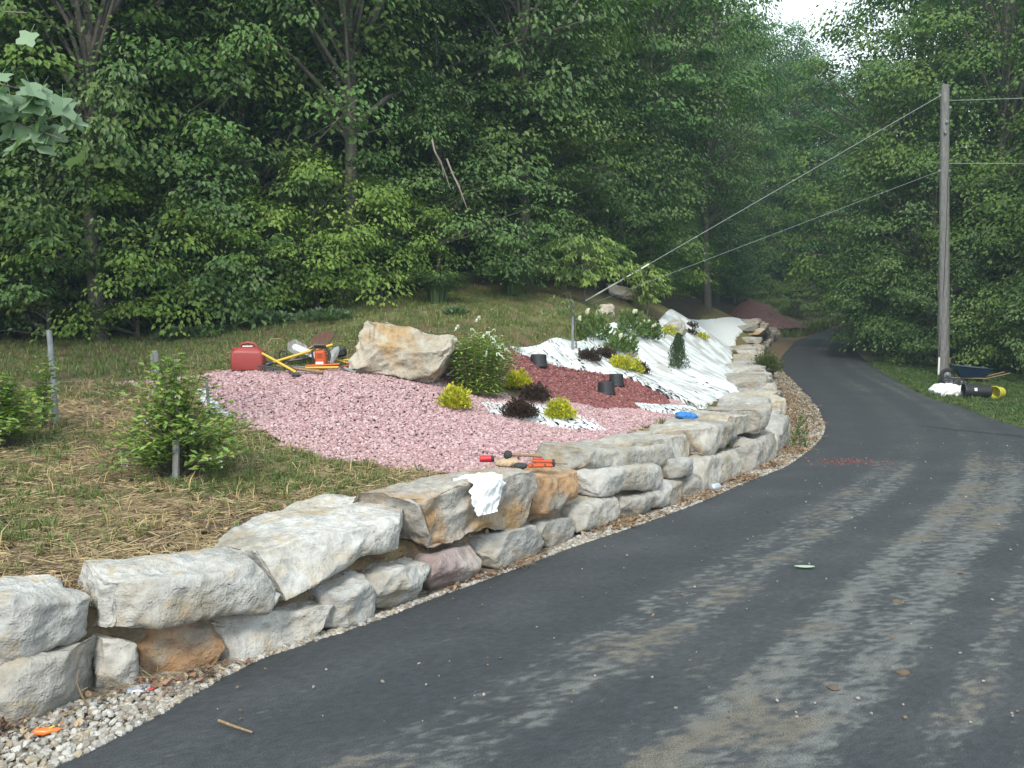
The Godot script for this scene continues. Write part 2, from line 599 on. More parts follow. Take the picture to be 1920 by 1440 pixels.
func build_ground() -> void:
	var rows := steps([[-14.0, 2.0, 0.8], [2.0, 14.0, 0.11], [14.0, 24.0, 0.22], [24.0, 48.0, 0.6], [48.0, 110.0, 3.0]])
	var off := []
	for s in steps([[0.25, 7.0, 0.11], [7.0, 16.0, 0.35], [16.0, 95.0, 3.5]]):
		off.push_front(s)
	var left := off.size()
	off.append_array(steps([[0.22, 1.2 + 0.22, 0.1]]).map(func(s): return 0.44 - s))
	off.append_array(steps([[1.0, 12.0, 0.45], [12.0, 110.0, 5.0]]).map(func(s): return -s))
	var mb := MB.new()
	var n := off.size()
	for d in rows:
		var w := along(WALL, d)
		for k in n:
			var x: float = w - off[k]
			var upper := k < left
			var h := 0.0
			if upper:
				h = land(x, d) + fine.get_noise_2d(x * 0.8, d * 0.8) * 0.022
				if inside(BED, x, d):
					h -= 0.02
			else:
				h = road_height(d) + (fine.get_noise_2d(x, d) * 0.012 if off[k] > -0.4 else 0.0)
				var out: float = x - along(ROAD_RIGHT, d)
				if out > 6.0:
					h += (out - 6.0) * 0.10
				if d > 50.0 and out > -6.0 and out < 0.0:
					h -= 0.0
			mb.v.append(V(x, d, h))
			mb.c.append(ground_colour(x, d, upper))
	for r in rows.size() - 1:
		for k in n - 1:
			var a := r * n + k
			mb.i.append_array([a, a + n, a + n + 1, a, a + n + 1, a + 1])
	var o := part("ground", mb.mesh(true), M["soil"], self)
	tag(o, "sloping ground of soil, straw and thin grass", "", "", "structure")

func build_driveway() -> void:
	# tracked-in mud and dried clay lie in bands along the wheel tracks of the dark asphalt
	var W := 1024
	var H := 2048
	var a := bytes_of(31, 0.008, 4, 1024)
	var b := bytes_of(32, 0.035, 4, 1024)
	var c := bytes_of(33, 0.20, 2, 1024)
	var band := PackedFloat32Array()
	band.resize(W)
	var tracks := [[1.12, 0.13, 0.75], [1.38, 0.14, 0.95], [1.98, 0.16, 1.15], [2.32, 0.17, 1.15], [2.72, 0.12, 0.8], [3.1, 0.16, 1.0], [3.45, 0.14, 0.9], [4.1, 0.4, 0.7], [0.5, 0.15, 0.25], [1.7, 0.07, 0.35]]
	for k in W:
		var um := k * 8.0 / W
		for t in tracks:
			band[k] += t[2] * exp(-pow((um - t[0]) / t[1], 2.0))
	var out := PackedByteArray()
	out.resize(W * H * 3)
	var relief := PackedByteArray()
	relief.resize(W * H)
	for y in H:
		var vm := y * 32.0 / H
		# the clay is thickest on the stretch nearest the junction and worn thin farther on
		var worn := 1.0 - 0.5 * smoothstep(8.0, 11.0, vm) + 0.25 * smoothstep(17.5, 19.0, vm) * (1.0 - smoothstep(20.0, 22.0, vm))
		for x in W:
			var na := a[((y * 2) % 1024) * 1024 + x] / 255.0
			var nb := b[((y * 2) % 1024) * 1024 + x] / 255.0
			var nc := c[((y * 2) % 1024) * 1024 + x] / 255.0
			var nd := b[((y * 4 + 300) % 1024) * 1024 + (x * 2 + 111) % 1024] / 255.0
			var ne := b[((y * 7 + 77) % 1024) * 1024 + (x * 3 + 500) % 1024] / 255.0
			var lump := nb * 0.20 + nd * 0.32 + ne * 0.34 + nc * 0.14
			var much := band[x] * worn * 0.40 + (na - 0.5) * 0.16
			var mud := clampf((much + lump - 0.775) * 5.0, 0.0, 0.85)
			var film := clampf(band[x] * 0.30 + (na - 0.45) * 0.5, 0.0, 1.0) * worn
			var grit := 1.0 + (nc - 0.5) * 0.7
			var r := (0.0455 + film * 0.085) * grit
			var g := (0.0520 + film * 0.086) * grit
			var bl := (0.0610 + film * 0.084) * grit
			var warm := clampf((na - 0.55) * 6.0, 0.0, 1.0) * 0.8
			var pale := 0.7 + 0.5 * nd
			r = lerpf(r, (0.215 + warm * 0.005) * pale, mud)
			g = lerpf(g, (0.222 - warm * 0.033) * pale, mud)
			bl = lerpf(bl, (0.212 - warm * 0.072) * pale, mud)
			# a dark wet streak crossing the drive
			var su := x * 8.0 / W - (1.55 + (12.9 - vm) * 1.0) - 0.12 * (na - 0.5)
			if vm > 10.4 and vm < 13.0 and absf(su) < 0.10 + 0.05 * (13.0 - vm) * nb:
				r *= 0.45
				g *= 0.45
				bl *= 0.45
			var k := (y * W + x) * 3
			out[k] = int(255.0 * pow(clampf(r, 0, 1), 0.4545))
			out[k + 1] = int(255.0 * pow(clampf(g, 0, 1), 0.4545))
			out[k + 2] = int(255.0 * pow(clampf(bl, 0, 1), 0.4545))
			relief[y * W + x] = int(clampf(120.0 * nc + 90.0 * mud, 0.0, 255.0))
	var m := StandardMaterial3D.new()
	m.resource_name = "asphalt"
	m.albedo_texture = picture(W, H, out)
	m.roughness = 0.78
	m.heightmap_enabled = true
	m.heightmap_texture = picture(W, H, relief, true)
	m.heightmap_scale = 0.5
	M["asphalt"] = m
	# the aggregate in the asphalt: fine grain with the odd pale chip
	var chips := bytes_of(34, 0.33, 2, 512, FastNoiseLite.TYPE_SIMPLEX)
	var soft := bytes_of(35, 0.03, 3, 512)
	var grain := PackedByteArray()
	grain.resize(512 * 512 * 3)
	for k in 512 * 512:
		var g := 130.0 + 0.36 * chips[k] + 0.16 * soft[k]
		if chips[k] > 205:
			g = 255.0
		elif chips[k] < 62:
			g *= 0.62
		for q in 3:
			grain[k * 3 + q] = int(clampf(g, 0.0, 255.0))
	m.detail_enabled = true
	m.detail_blend_mode = BaseMaterial3D.BLEND_MODE_MUL
	m.detail_uv_layer = BaseMaterial3D.DETAIL_UV_2
	m.uv2_triplanar = true
	m.uv2_world_triplanar = true
	m.uv2_scale = Vector3.ONE * 0.75
	m.detail_albedo = picture(512, 512, grain)
	var rows := steps([[-6.0, 2.0, 0.4], [2.0, 14.0, 0.12], [14.0, 40.0, 0.3], [40.0, 66.0, 0.6]])
	var mb := MB.new()
	var cols := 26
	var arc := 0.0
	var last := Vector2(along(ROAD_LEFT, rows[0]), rows[0])
	for d in rows:
		var xl := along(ROAD_LEFT, d)
		var xr := along(ROAD_RIGHT, d)
		arc += last.distance_to(Vector2(xl, d))
		last = Vector2(xl, d)
		# wheel tracks follow the run of the drive, not every wobble of its edge
		var run := 0.0
		for k in 9:
			run += along(ROAD_LEFT, d + (k - 4) * 0.7) / 9.0
		var slope := (along(ROAD_LEFT, d + 3.0) - along(ROAD_LEFT, d - 3.0)) / 6.0
		var across := 1.0 / sqrt(1.0 + slope * slope)
		var ragged := 0.025 * fine.get_noise_1d(arc * 1.7)
		for k in cols:
			var t := clampf((k - 1.0) / (cols - 3.0), 0.0, 1.0)
			var x := lerpf(xl + ragged, xr + ragged, t)
			var h := road_height(d) + 0.035 + 0.012 * big.get_noise_2d(x * 0.3, d * 0.3) - 0.02 * pow(absf(t * 2.0 - 1.0), 8.0)
			if k == 0 or k == cols - 1:
				h -= 0.06
				x += -0.03 if k == 0 else 0.03
			mb.v.append(V(x, d, h))
			mb.u.append(Vector2((x - run) * across / 8.0 + 0.012, (arc - 10.0) / 32.0))
	for r in rows.size() - 1:
		for k in cols - 1:
			var q := r * cols + k
			mb.i.append_array([q, q + cols, q + cols + 1, q, q + cols + 1, q + 1])
	var o := part("driveway", mb.mesh(true), m, self)
	tag(o, "dark asphalt driveway curving up into the trees, streaked with dried mud", "", "", "structure")

# blocks whose front faces can be told apart: x, height, d, turn, tilt, length, height, depth, tint
const BLOCKS := [
	[-2.14, 0.345, 3.63, 0.771, -0.079, 0.52, 0.235, 0.55, 0], [-1.59, 0.358, 4.04, 0.689, -0.078, 0.97, 0.19, 0.55, 0], [-1.09, 0.388, 4.73, 0.914, 0.100, 1.28, 0.175, 0.70, 0], [-0.43, 0.425, 5.46, 0.956, -0.062, 1.13, 0.31, 0.62, 1], [0.13, 0.372, 6.28, 1.008, -0.046, 0.77, 0.215, 0.50, 2],
	[0.76, 0.305, 7.12, 0.880, -0.089, 1.35, 0.17, 0.50, 0], [0.74, 0.45, 7.32, 0.902, -0.096, 1.71, 0.165, 0.60, 3], [1.22, 0.445, 7.85, 0.948, -0.06, 1.10, 0.17, 0.60, 3], [1.79, 0.443, 8.63, 0.983, -0.003, 1.40, 0.215, 0.60, 3], [2.14, 0.475, 9.26, 1.017, -0.045, 0.80, 0.20, 0.60, 3], [2.52, 0.455, 9.85, 1.060, 0.013, 0.76, 0.22, 0.60, 3],
	[-2.07, 0.095, 3.62, 0.771, -0.040, 0.52, 0.25, 0.50, 3], [-1.81, 0.10, 3.83, 0.695, 0.0, 0.18, 0.24, 0.45, 3], [-1.61, 0.095, 4.04, 0.656, -0.10, 0.44, 0.27, 0.40, 2], [-1.26, 0.085, 4.28, 0.728, -0.032, 0.62, 0.19, 0.45, 0], [-0.96, 0.12, 4.56, 0.954, -0.06, 0.30, 0.23, 0.40, 0], [-0.74, 0.11, 4.87, 0.955, -0.08, 0.50, 0.23, 0.40, 0], [-0.46, 0.105, 5.26, 0.948, -0.05, 0.48, 0.19, 0.40, 4], [-0.09, 0.10, 5.78, 0.952, -0.06, 0.72, 0.19, 0.40, 0], [0.23, 0.068, 6.22, 1.078, -0.07, 0.47, 0.17, 0.35, 0], [0.18, 0.185, 6.42, 0.999, -0.06, 0.72, 0.12, 0.40, 2],
	[0.53, 0.105, 6.73, 0.878, -0.051, 0.69, 0.22, 0.45, 3], [0.90, 0.085, 7.13, 0.860, -0.042, 0.50, 0.17, 0.40, 3], [1.21, 0.105, 7.53, 0.961, -0.031, 0.66, 0.21, 0.40, 0], [1.51, 0.085, 7.92, 0.956, -0.024, 0.44, 0.17, 0.35, 3], [1.39, 0.282, 7.70, 0.983, -0.063, 0.42, 0.14, 0.30, 0], [1.82, 0.15, 8.47, 0.971, -0.060, 1.40, 0.25, 0.45, 0], [2.57, 0.128, 9.68, 1.052, -0.028, 1.55, 0.27, 0.45, 3]]
const TINTS := [[Color(0.445, 0.445, 0.435), Color(0.36, 0.33, 0.275)], [Color(0.42, 0.40, 0.37), Color(0.37, 0.24, 0.12)], [Color(0.40, 0.25, 0.14), Color(0.30, 0.29, 0.26)], [Color(0.41, 0.40, 0.375), Color(0.34, 0.295, 0.225)], [Color(0.34, 0.27, 0.27), Color(0.40, 0.38, 0.34)], [Color(0.46, 0.425, 0.36), Color(0.42, 0.30, 0.16)]]

func rock(seed_: int, half: Vector3, cell: float, tint: int, rough := 1.0, power := 11.0, ledges := 1.0) -> ArrayMesh:
	var rng := RandomNumberGenerator.new()
	rng.seed = seed_
	var shift := Vector3(rng.randf(), rng.randf(), rng.randf()) * 60.0
	var cuts := []
	for k in 24:
		var n := Vector3(rng.randf_range(-1, 1), rng.randf_range(-0.8, 0.8), rng.randf_range(-1, 1)).normalized()
		var reach := (n.abs() * half)
		cuts.append([n, (reach.x + reach.y + reach.z) * rng.randf_range(0.62, 0.88)])
	var mb := MB.new()
	var index := {}
	var div := Vector3i(maxi(4, int(half.x * 2.0 / cell)), maxi(4, int(half.y * 2.0 / cell)), maxi(4, int(half.z * 2.0 / cell)))
	var small := minf(half.x, minf(half.y, half.z))
	var bow := rng.randf_range(-0.10, 0.10)
	var taper := rng.randf_range(-0.18, 0.18)
	for axis in 3:
		var e1 := (axis + 1) % 3
		var e2 := (axis + 2) % 3
		for side in 2:
			var ids := PackedInt32Array()
			for p in div[e1] + 1:
				for q in div[e2] + 1:
					var key := Vector3i()
					key[axis] = side * div[axis]
					key[e1] = p
					key[e2] = q
					if not index.has(key):
						index[key] = mb.v.size()
						var s := Vector3(key) / Vector3(div) * 2.0 - Vector3.ONE
						var m := pow(pow(absf(s.x), power) + pow(absf(s.y), power) + pow(absf(s.z), power), 1.0 / power)
						var w := s / m * half
						w.y *= 1.0 + taper * s.x
						w.y += bow * half.y * (1.0 - s.x * s.x)
						var wn := w + shift
						# low, broad undulation first, then the chipped planes, then bedding ledges and grit
						w += s * (big.get_noise_3dv(wn * 1.4) * small * 0.50 * rough)
						for cut in cuts:
							var over: float = w.dot(cut[0]) - cut[1]
							if over > 0.0:
								w -= cut[0] * over
						var r := ridge.get_noise_3dv(wn * Vector3(1.1, 2.4, 1.1))
						w += s.normalized() * r * small * 0.14 * rough
						if ledges > 0.0 and axis != 1:
							var step := sin((wn.y * 26.0 + big.get_noise_3dv(wn * 2.0) * 5.0)) 
							w[axis] += signf(s[axis]) * step * small * 0.045 * ledges
						w += s.normalized() * plates.get_noise_3dv(wn * Vector3(0.9, 1.7, 0.9) + Vector3.ONE * fine.get_noise_3dv(wn * 0.5) * 0.06) * small * 0.13 * rough
						w += s.normalized() * fine.get_noise_3dv(wn * 2.2) * 0.010 * rough
						mb.v.append(w)
						var t := clampf(big.get_noise_3dv(wn * 1.7 + Vector3(9, 3, 1)) * 2.2 + fine.get_noise_3dv(wn) * 0.7 - 0.05, 0.0, 1.0)
						var pale := clampf(0.5 + big.get_noise_3dv(wn * 0.9 + Vector3(50, 0, 0)) * 1.5, 0.0, 1.0)
						var col: Color = TINTS[tint][0].lerp(TINTS[tint][1], t) * lerpf(0.86, 1.16, pale)
						mb.c.append(col)
					ids.append(index[key])
			var w2 := div[e2] + 1
			for p in div[e1]:
				for q in div[e2]:
					var a := ids[p * w2 + q]
					var b := ids[(p + 1) * w2 + q]
					var c := ids[(p + 1) * w2 + q + 1]
					var e := ids[p * w2 + q + 1]
					if side == 0:
						mb.i.append_array([a, b, c, a, c, e])
					else:
						mb.i.append_array([a, c, b, a, e, c])
	return mb.mesh(true)

func stone_at(wall: Node3D, x: float, h: float, d: float, turn: float, tilt: float, size: Vector3, tint: int, seed_: int, cell: float) -> void:
	var o := part("stone", rock(seed_, size * 0.5, cell, tint), M["stone"], wall)
	o.transform = Transform3D(Basis(Vector3.UP, turn) * Basis(Vector3(0, 0, 1), tilt), V(x, d, h))

func build_wall() -> void:
	var wall := thing("stone_wall", "low dry-laid retaining wall of weathered limestone blocks curving along the driveway", "stone wall")
	var rng := RandomNumberGenerator.new()
	rng.seed = 77
	var k := 0
	for b in BLOCKS:
		k += 1
		stone_at(wall, b[0], b[1], b[2], b[3], b[4], Vector3(b[5] * 1.07, b[6] * 1.07, b[7] * 1.04), b[8], 100 + k, clampf(b[2] * 0.0042, 0.016, 0.04))
	# the blocks before and beyond, laid in two or three courses along the curve
	for run in [[0.6, 3.2, 0], [10.15, 37.6, 1]]:
		for course in 3:
			var d: float = run[0] + course * 0.13
			while d < run[1]:
				var grow: float = 1.0 + 0.012 * d
				var l := rng.randf_range(0.6, 1.15) * grow
				var slope := (along(WALL, d + 0.5) - along(WALL, d - 0.5))
				var turn := atan2(1.0, slope)
				var dd := sin(turn) * l
				var mid := d + dd * 0.5
				d += dd * 0.98
				var top: float = land(along(WALL, mid) - 0.7, mid) - road_height(mid)
				var depth := rng.randf_range(0.6, 0.85) if course > 0 else 0.5
				var thick := 0.22 if course == 0 else rng.randf_range(0.15, 0.2)
				var y := 0.085
				if course == 1:
					y = maxf(0.26, top - 0.06)
				elif course == 2:
					if rng.randf() < 0.45 or run[2] == 0:
						continue
					y = maxf(0.36, top + 0.05)
				var back := depth * 0.5 + (0.02 if course == 0 else rng.randf_range(-0.04, 0.08) + 0.16 * (course - 1))
				k += 1
				stone_at(wall, along(WALL, mid) - sin(turn) * back, road_height(mid) + y, mid + cos(turn) * back, turn, rng.randf_range(-0.05, 0.05), Vector3(l * 1.06, thick * 1.2, depth), [0, 3, 3, 0, 3, 5][rng.randi() % 6], 100 + k, 0.032 + 0.0012 * mid)

# ------------------------------------------------------------------ gravel, mulch and landscape fabric
func pebble(seed_: int, flat := 0.7, sharp := 0.28) -> ArrayMesh:
	var rng := RandomNumberGenerator.new()
	rng.seed = seed_
	var base := SphereMesh.new()
	base.radius = 0.5
	base.height = 1.0
	base.radial_segments = 7
	base.rings = 3
	var arr := base.get_mesh_arrays()
	var mb := MB.new()
	var at := {}
	var map := PackedInt32Array()
	for p in arr[Mesh.ARRAY_VERTEX]:
		var key := Vector3i((p * 1000.0).round())
		if not at.has(key):
			at[key] = mb.v.size()
			var q: Vector3 = p * rng.randf_range(1.0 - sharp, 1.0 + sharp)
			mb.v.append(Vector3(q.x * 1.15, q.y * flat, q.z * 0.9))
		map.append(at[key])
	for k in arr[Mesh.ARRAY_INDEX]:
		mb.i.append(map[k])
	return mb.mesh()

func scatter_stones(called: String, label: String, category: String, seed_: int, count: int, where: Callable, size: Vector2, colours: Array) -> void:
	var rng := RandomNumberGenerator.new()
	rng.seed = seed_
	var o := thing(called, label, category)
	o.set_meta("kind", "stuff")
	for kind in 3:
		var places := []
		var cols := []
		while places.size() < count / 3:
			var p = where.call(rng)
			if p == null:
				continue
			var s := rng.randf_range(size.x, size.y)
			var basis := Basis.from_euler(Vector3(rng.randf_range(-0.6, 0.6), rng.randf() * TAU, rng.randf_range(-0.6, 0.6))).scaled(Vector3.ONE * s)
			places.append(Transform3D(basis, p + Vector3(0, s * rng.randf_range(0.05, 0.4), 0)))
			var c: Color = colours[rng.randi() % colours.size()]
			cols.append(c * rng.randf_range(0.82, 1.15))
		many("stones", pebble(seed_ * 7 + kind), M["pebble"], places, cols, o)

const BARE := [[0.10, 9.25, 0.26, 0.30], [0.62, 9.15, 0.30, 0.22], [0.30, 9.55, 0.3, 0.2], [-0.02, 10.2, 0.2, 0.25], [1.85, 11.0, 0.32, 0.35], [2.1, 11.25, 0.25, 0.3]]

func bare(x: float, d: float) -> bool:
	for b in BARE:
		if pow((x - b[0]) / b[2], 2.0) + pow((d - b[1]) / b[3], 2.0) < 1.0 + 0.5 * fine.get_noise_2d(x * 2.0, d * 2.0):
			return true
	return false

func build_gravel() -> void:
	var pinks := [Color(0.42, 0.27, 0.28), Color(0.47, 0.325, 0.335), Color(0.35, 0.205, 0.215), Color(0.53, 0.40, 0.41), Color(0.40, 0.25, 0.265)]
	var pink_place := func(rng: RandomNumberGenerator):
		var x := rng.randf_range(-3.4, 2.35)
		var d := rng.randf_range(6.7, 12.4)
		var wob := 0.10 * fine.get_noise_2d(x, d)
		if not inside(BED, x + wob, d + wob) or bare(x, d) or (inside(RED_BED, x + wob, d) and rng.randf() > 0.06):
			return null
		return on(x, d)
	scatter_stones("pink_gravel", "crushed pink stone covering the garden bed", "gravel", 5, 42000, pink_place, Vector2(0.014, 0.035), pinks)
	var spill := func(rng: RandomNumberGenerator):
		var x := -4.15 + rng.randf() * 0.85
		var d := 9.2 + rng.randfn(0.0, 0.05) + (x + 4.0) * 0.3
		return on(x, d)
	scatter_stones("spilled_gravel", "stray line of pink stones beyond the bed corner", "gravel", 6, 240, spill, Vector2(0.025, 0.05), pinks)
	var reds := [Color(0.17, 0.055, 0.055), Color(0.22, 0.075, 0.07), Color(0.13, 0.04, 0.042), Color(0.28, 0.11, 0.10)]
	var red_place := func(rng: RandomNumberGenerator):
		var x := rng.randf_range(-0.5, 2.1)
		var d := rng.randf_range(10.0, 13.5)
		var wob := 0.12 * fine.get_noise_2d(x, d)
		if not inside(RED_BED, x + wob, d) or bare(x, d):
			return null
		return on(x, d)
	scatter_stones("red_mulch", "dark red lava rock around the black pots", "mulch", 7, 12000, red_place, Vector2(0.02, 0.042), reds)
	var greys := [Color(0.36, 0.35, 0.32), Color(0.28, 0.26, 0.235), Color(0.43, 0.415, 0.385), Color(0.20, 0.175, 0.15), Color(0.32, 0.27, 0.20)]
	var grey_place := func(rng: RandomNumberGenerator):
		var d := 2.2 + 10.5 * pow(rng.randf(), 1.25)
		var x0 := along(WALL, d) + 0.02
		var x1 := along(ROAD_LEFT, d) + 0.03
		var t := 1.0 - pow(rng.randf(), 1.7)
		return V(lerpf(x0, x1, t), d, road_height(d) + 0.004)
	scatter_stones("shoulder_gravel", "pale crushed limestone along the asphalt edge", "gravel", 8, 15000, grey_place, Vector2(0.012, 0.036), greys)
	var bend_place := func(rng: RandomNumberGenerator):
		var d := 9.6 + 17.0 * pow(rng.randf(), 1.3)
		return V(lerpf(along(WALL, d) + 0.05, along(ROAD_LEFT, d) + 0.02, rng.randf()), d, road_height(d) + 0.006)
	scatter_stones("bend_gravel", "brownish gravel and grit between wall and asphalt round the bend", "gravel", 12, 6000, bend_place, Vector2(0.015, 0.045), [Color(0.20, 0.16, 0.11), Color(0.28, 0.24, 0.18), Color(0.14, 0.105, 0.07), Color(0.36, 0.33, 0.28)])
	var red_spill := func(rng: RandomNumberGenerator):
		return V(3.7 + rng.randfn(0, 0.22), 9.5 + rng.randfn(0, 0.13), 0.03)
	scatter_stones("scattered_mulch", "thin scatter of red crumbs on the asphalt", "mulch", 9, 210, red_spill, Vector2(0.008, 0.02), reds)
	var crumbs := func(rng: RandomNumberGenerator):
		var d := 3.3 + 9.0 * pow(rng.randf(), 1.5)
		var x := along(ROAD_LEFT, d) + rng.randf_range(0.1, 4.5)
		return V(x, d, road_height(d) + 0.036)
	scatter_stones("road_crumbs", "loose pebbles and crumbs of dirt on the asphalt", "gravel", 10, 360, crumbs, Vector2(0.005, 0.018), [Color(0.24, 0.21, 0.18), Color(0.17, 0.13, 0.09), Color(0.34, 0.28, 0.26), Color(0.10, 0.08, 0.06)])
	# mud clods dropped by tyres
	var rng := RandomNumberGenerator.new()
	rng.seed = 91
	for p in [[2.12, 4.75], [1.85, 4.2], [2.28, 4.5], [1.35, 3.62], [1.72, 3.78], [2.75, 5.3]]:
		var mesh := rock(300 + rng.randi() % 99, Vector3(rng.randf_range(0.02, 0.036), 0.006, rng.randf_range(0.013, 0.024)), 0.005, 0, 2.2, 2.2, 0.0)
		var o := single("mud_clod", mesh, M["clod"] if M.has("clod") else mat("clod", lin(0.10, 0.075, 0.05), 0.95), "small flat brown clod of mud dropped on the asphalt", "clod", V(p[0], p[1], 0.04), "mud clods on the driveway")
		o.rotation.y = rng.randf() * TAU

func sheet(top: Array, low: Array, across: int, lift: float, seed_: int, wrinkle: float) -> ArrayMesh:
	# top and low: equally long lists of [x, d]; a cloth laid between the two lines
	var mb := MB.new()
	var n := (top.size() - 1) * 44 + 1
	for a in n:
		var f := a / 44.0
		var k := mini(int(f), top.size() - 2)
		f -= k
		var p := Vector2(top[k][0], top[k][1]).lerp(Vector2(top[k + 1][0], top[k + 1][1]), f)
		var q := Vector2(low[k][0], low[k][1]).lerp(Vector2(low[k + 1][0], low[k + 1][1]), f)
		p += Vector2(0.05, 0.12) * fine.get_noise_1d(a * 0.105 + seed_)
		q += Vector2(0.12, 0.10) * fine.get_noise_1d(a * 0.16 + seed_ + 50)
		for b in across + 1:
			var t := float(b) / across
			var r := p.lerp(q, t)
			var nn := ridge.get_noise_2d(a * 0.055 + seed_ + t * 0.8, t * 0.9)
			var loose := wrinkle * clampf(0.25 + 0.9 * t, 0.0, 1.0) * (1.0 - 0.7 * smoothstep(0.7, 0.9, float(a) / n))
			var h := land(r.x, r.y) + lift + loose * (nn * 0.75 + 0.35) + loose * 0.5 * fine.get_noise_2d(r.x * 1.2, r.y * 1.2)
			if b == 0 or b == across or a == 0 or a == n - 1:
				h -= lift + 0.02
			mb.v.append(V(r.x, r.y, h))
			var dirt := clampf((fine.get_noise_2d(a * 0.035 + 7.0 + t * 0.25, t * 0.55) + 0.5 * big.get_noise_2d(r.x * 0.5, r.y * 0.5) + 0.25 * fine.get_noise_2d(r.x * 3.0, r.y * 3.0) + 0.05) * 2.4, 0.0, 0.55)
			dirt *= smoothstep(0.12, 0.45, t + 0.3 * float(a) / n) * (1.0 - smoothstep(0.68, 0.82, float(a) / n))
			mb.c.append(Color(0.74, 0.785, 0.80).lerp(Color(0.25, 0.215, 0.18), dirt))
	for a in n - 1:
		for b in across:
			var k := a * (across + 1) + b
			mb.i.append_array([k, k + across + 1, k + across + 2, k, k + across + 2, k + 1])
	return mb.mesh(true)

func build_fabric() -> void:
	var top := [[-0.03, 12.02], [0.39, 12.84], [0.86, 14.26], [1.33, 15.72], [2.03, 17.76], [3.46, 21.3], [5.43, 28.0], [6.9, 29.9], [8.5, 32.2]]
	var low := [[0.0, 11.98], [0.75, 12.36], [1.78, 12.78], [2.5, 11.55], [3.7, 14.4], [4.6, 18.2], [6.2, 25.0], [7.3, 28.8], [8.7, 31.8]]
	single("landscape_fabric", sheet(top, low, 34, 0.035, 3, 0.024), M["fabric"], "wrinkled white landscape fabric spread down the slope above the wall", "fabric sheet")
	single("landscape_fabric", sheet([[-0.35, 9.35], [-0.05, 9.75], [0.35, 9.95], [0.85, 9.6]], [[-0.2, 8.95], [0.15, 8.9], [0.6, 8.8], [1.0, 9.0]], 12, 0.012, 9, 0.015), M["fabric"], "scrap of white fabric showing between gold and purple shrubs in pink gravel", "fabric sheet")
	single("landscape_fabric", sheet([[1.55, 11.3], [1.95, 11.5], [2.35, 11.7]], [[1.6, 10.6], [2.05, 10.75], [2.5, 11.3]], 10, 0.02, 15, 0.02), M["fabric"], "ragged white fabric corner at the end of the red mulch by the wall", "fabric sheet")
	single("landscape_fabric", sheet([[-3.12, 8.95], [-2.95, 8.66], [-2.78, 8.36], [-2.6, 8.18]], [[-3.18, 8.92], [-3.02, 8.62], [-2.84, 8.32], [-2.63, 8.16]], 4, 0.02, 21, 0.02), M["fabric"], "thin white strip of fabric peeping out along the pink bed edge on the grass", "fabric sheet")

# ------------------------------------------------------------------ trees and shrubs
func trunk_mesh(rng: RandomNumberGenerator, height: float, r0: float, lean: Vector2, tips: Array, limb_from: float, limb_r := 0.05) -> ArrayMesh:
	var mb := MB.new()
	var pts := []
	var radii := []
	var n := 9
	var wob := Vector3.ZERO
	for k in n:
		var t := float(k) / (n - 1)
		if k > 0:
			wob += Vector3(rng.randf_range(-1, 1), 0, rng.randf_range(-1, 1)) * height * 0.012
		pts.append(Vector3(lean.x * t * height, t * height - (0.25 if k == 0 else 0.0), lean.y * t * height) + wob)
		radii.append(r0 * (1.35 if k == 0 else 1.0 - 0.85 * t))
	mb.tube(pts, radii, 8)
	for tip in tips:
		var q: Vector3 = tip
		var t0 := clampf((q.y / height) * rng.randf_range(0.55, 0.8), limb_from, 0.95)
		var f := t0 * (n - 1)
		var k := mini(int(f), n - 2)
		var start: Vector3 = pts[k].lerp(pts[k + 1], f - k)
		var mid: Vector3 = start.lerp(q, 0.5) + Vector3(rng.randf_range(-0.2, 0.2), rng.randf_range(0.0, 0.35), rng.randf_range(-0.2, 0.2))
		mb.tube([start, mid, q], [limb_r * (1.2 - t0), limb_r * 0.6 * (1.2 - t0), limb_r * 0.2], 5, false)
	return mb.mesh(true)

func puff(mb: MB, rng: RandomNumberGenerator, c: Vector3, r: Vector3, away: Vector3, count: int, length: float, cols: Array) -> void:
	var own: Color = cols[rng.randi() % cols.size()]
	for k in count:
		var a := rng.randf() * TAU
		var y := rng.randf_range(-0.45, 1.0)
		var w := sqrt(maxf(0.0, 1.0 - y * y))
		var s := Vector3(cos(a) * w, y, sin(a) * w)
		var q := pow(rng.randf(), 0.38)
		var p := c + s * r * q
		p.y -= 0.45 * r.y * (s.x * s.x + s.z * s.z) * q
		var o := (s + away * 0.7)
		var nrm := Vector3(o.x * 0.6 + rng.randf_range(-0.5, 0.5), 0.8 + rng.randf_range(-0.4, 0.4), o.z * 0.6 + rng.randf_range(-0.5, 0.5)).normalized()
		var dir := Vector3(o.x + rng.randf_range(-0.8, 0.8), -0.35 + rng.randf_range(-0.4, 0.3), o.z + rng.randf_range(-0.8, 0.8))
		dir = (dir - nrm * dir.dot(nrm)).normalized()
		var l := length * rng.randf_range(0.6, 1.3)
		var col: Color = own.lerp(cols[rng.randi() % cols.size()], 0.4) * rng.randf_range(0.75, 1.25)
		mb.leaf(p, dir, nrm, l, l * rng.randf_range(0.5, 0.75), col)

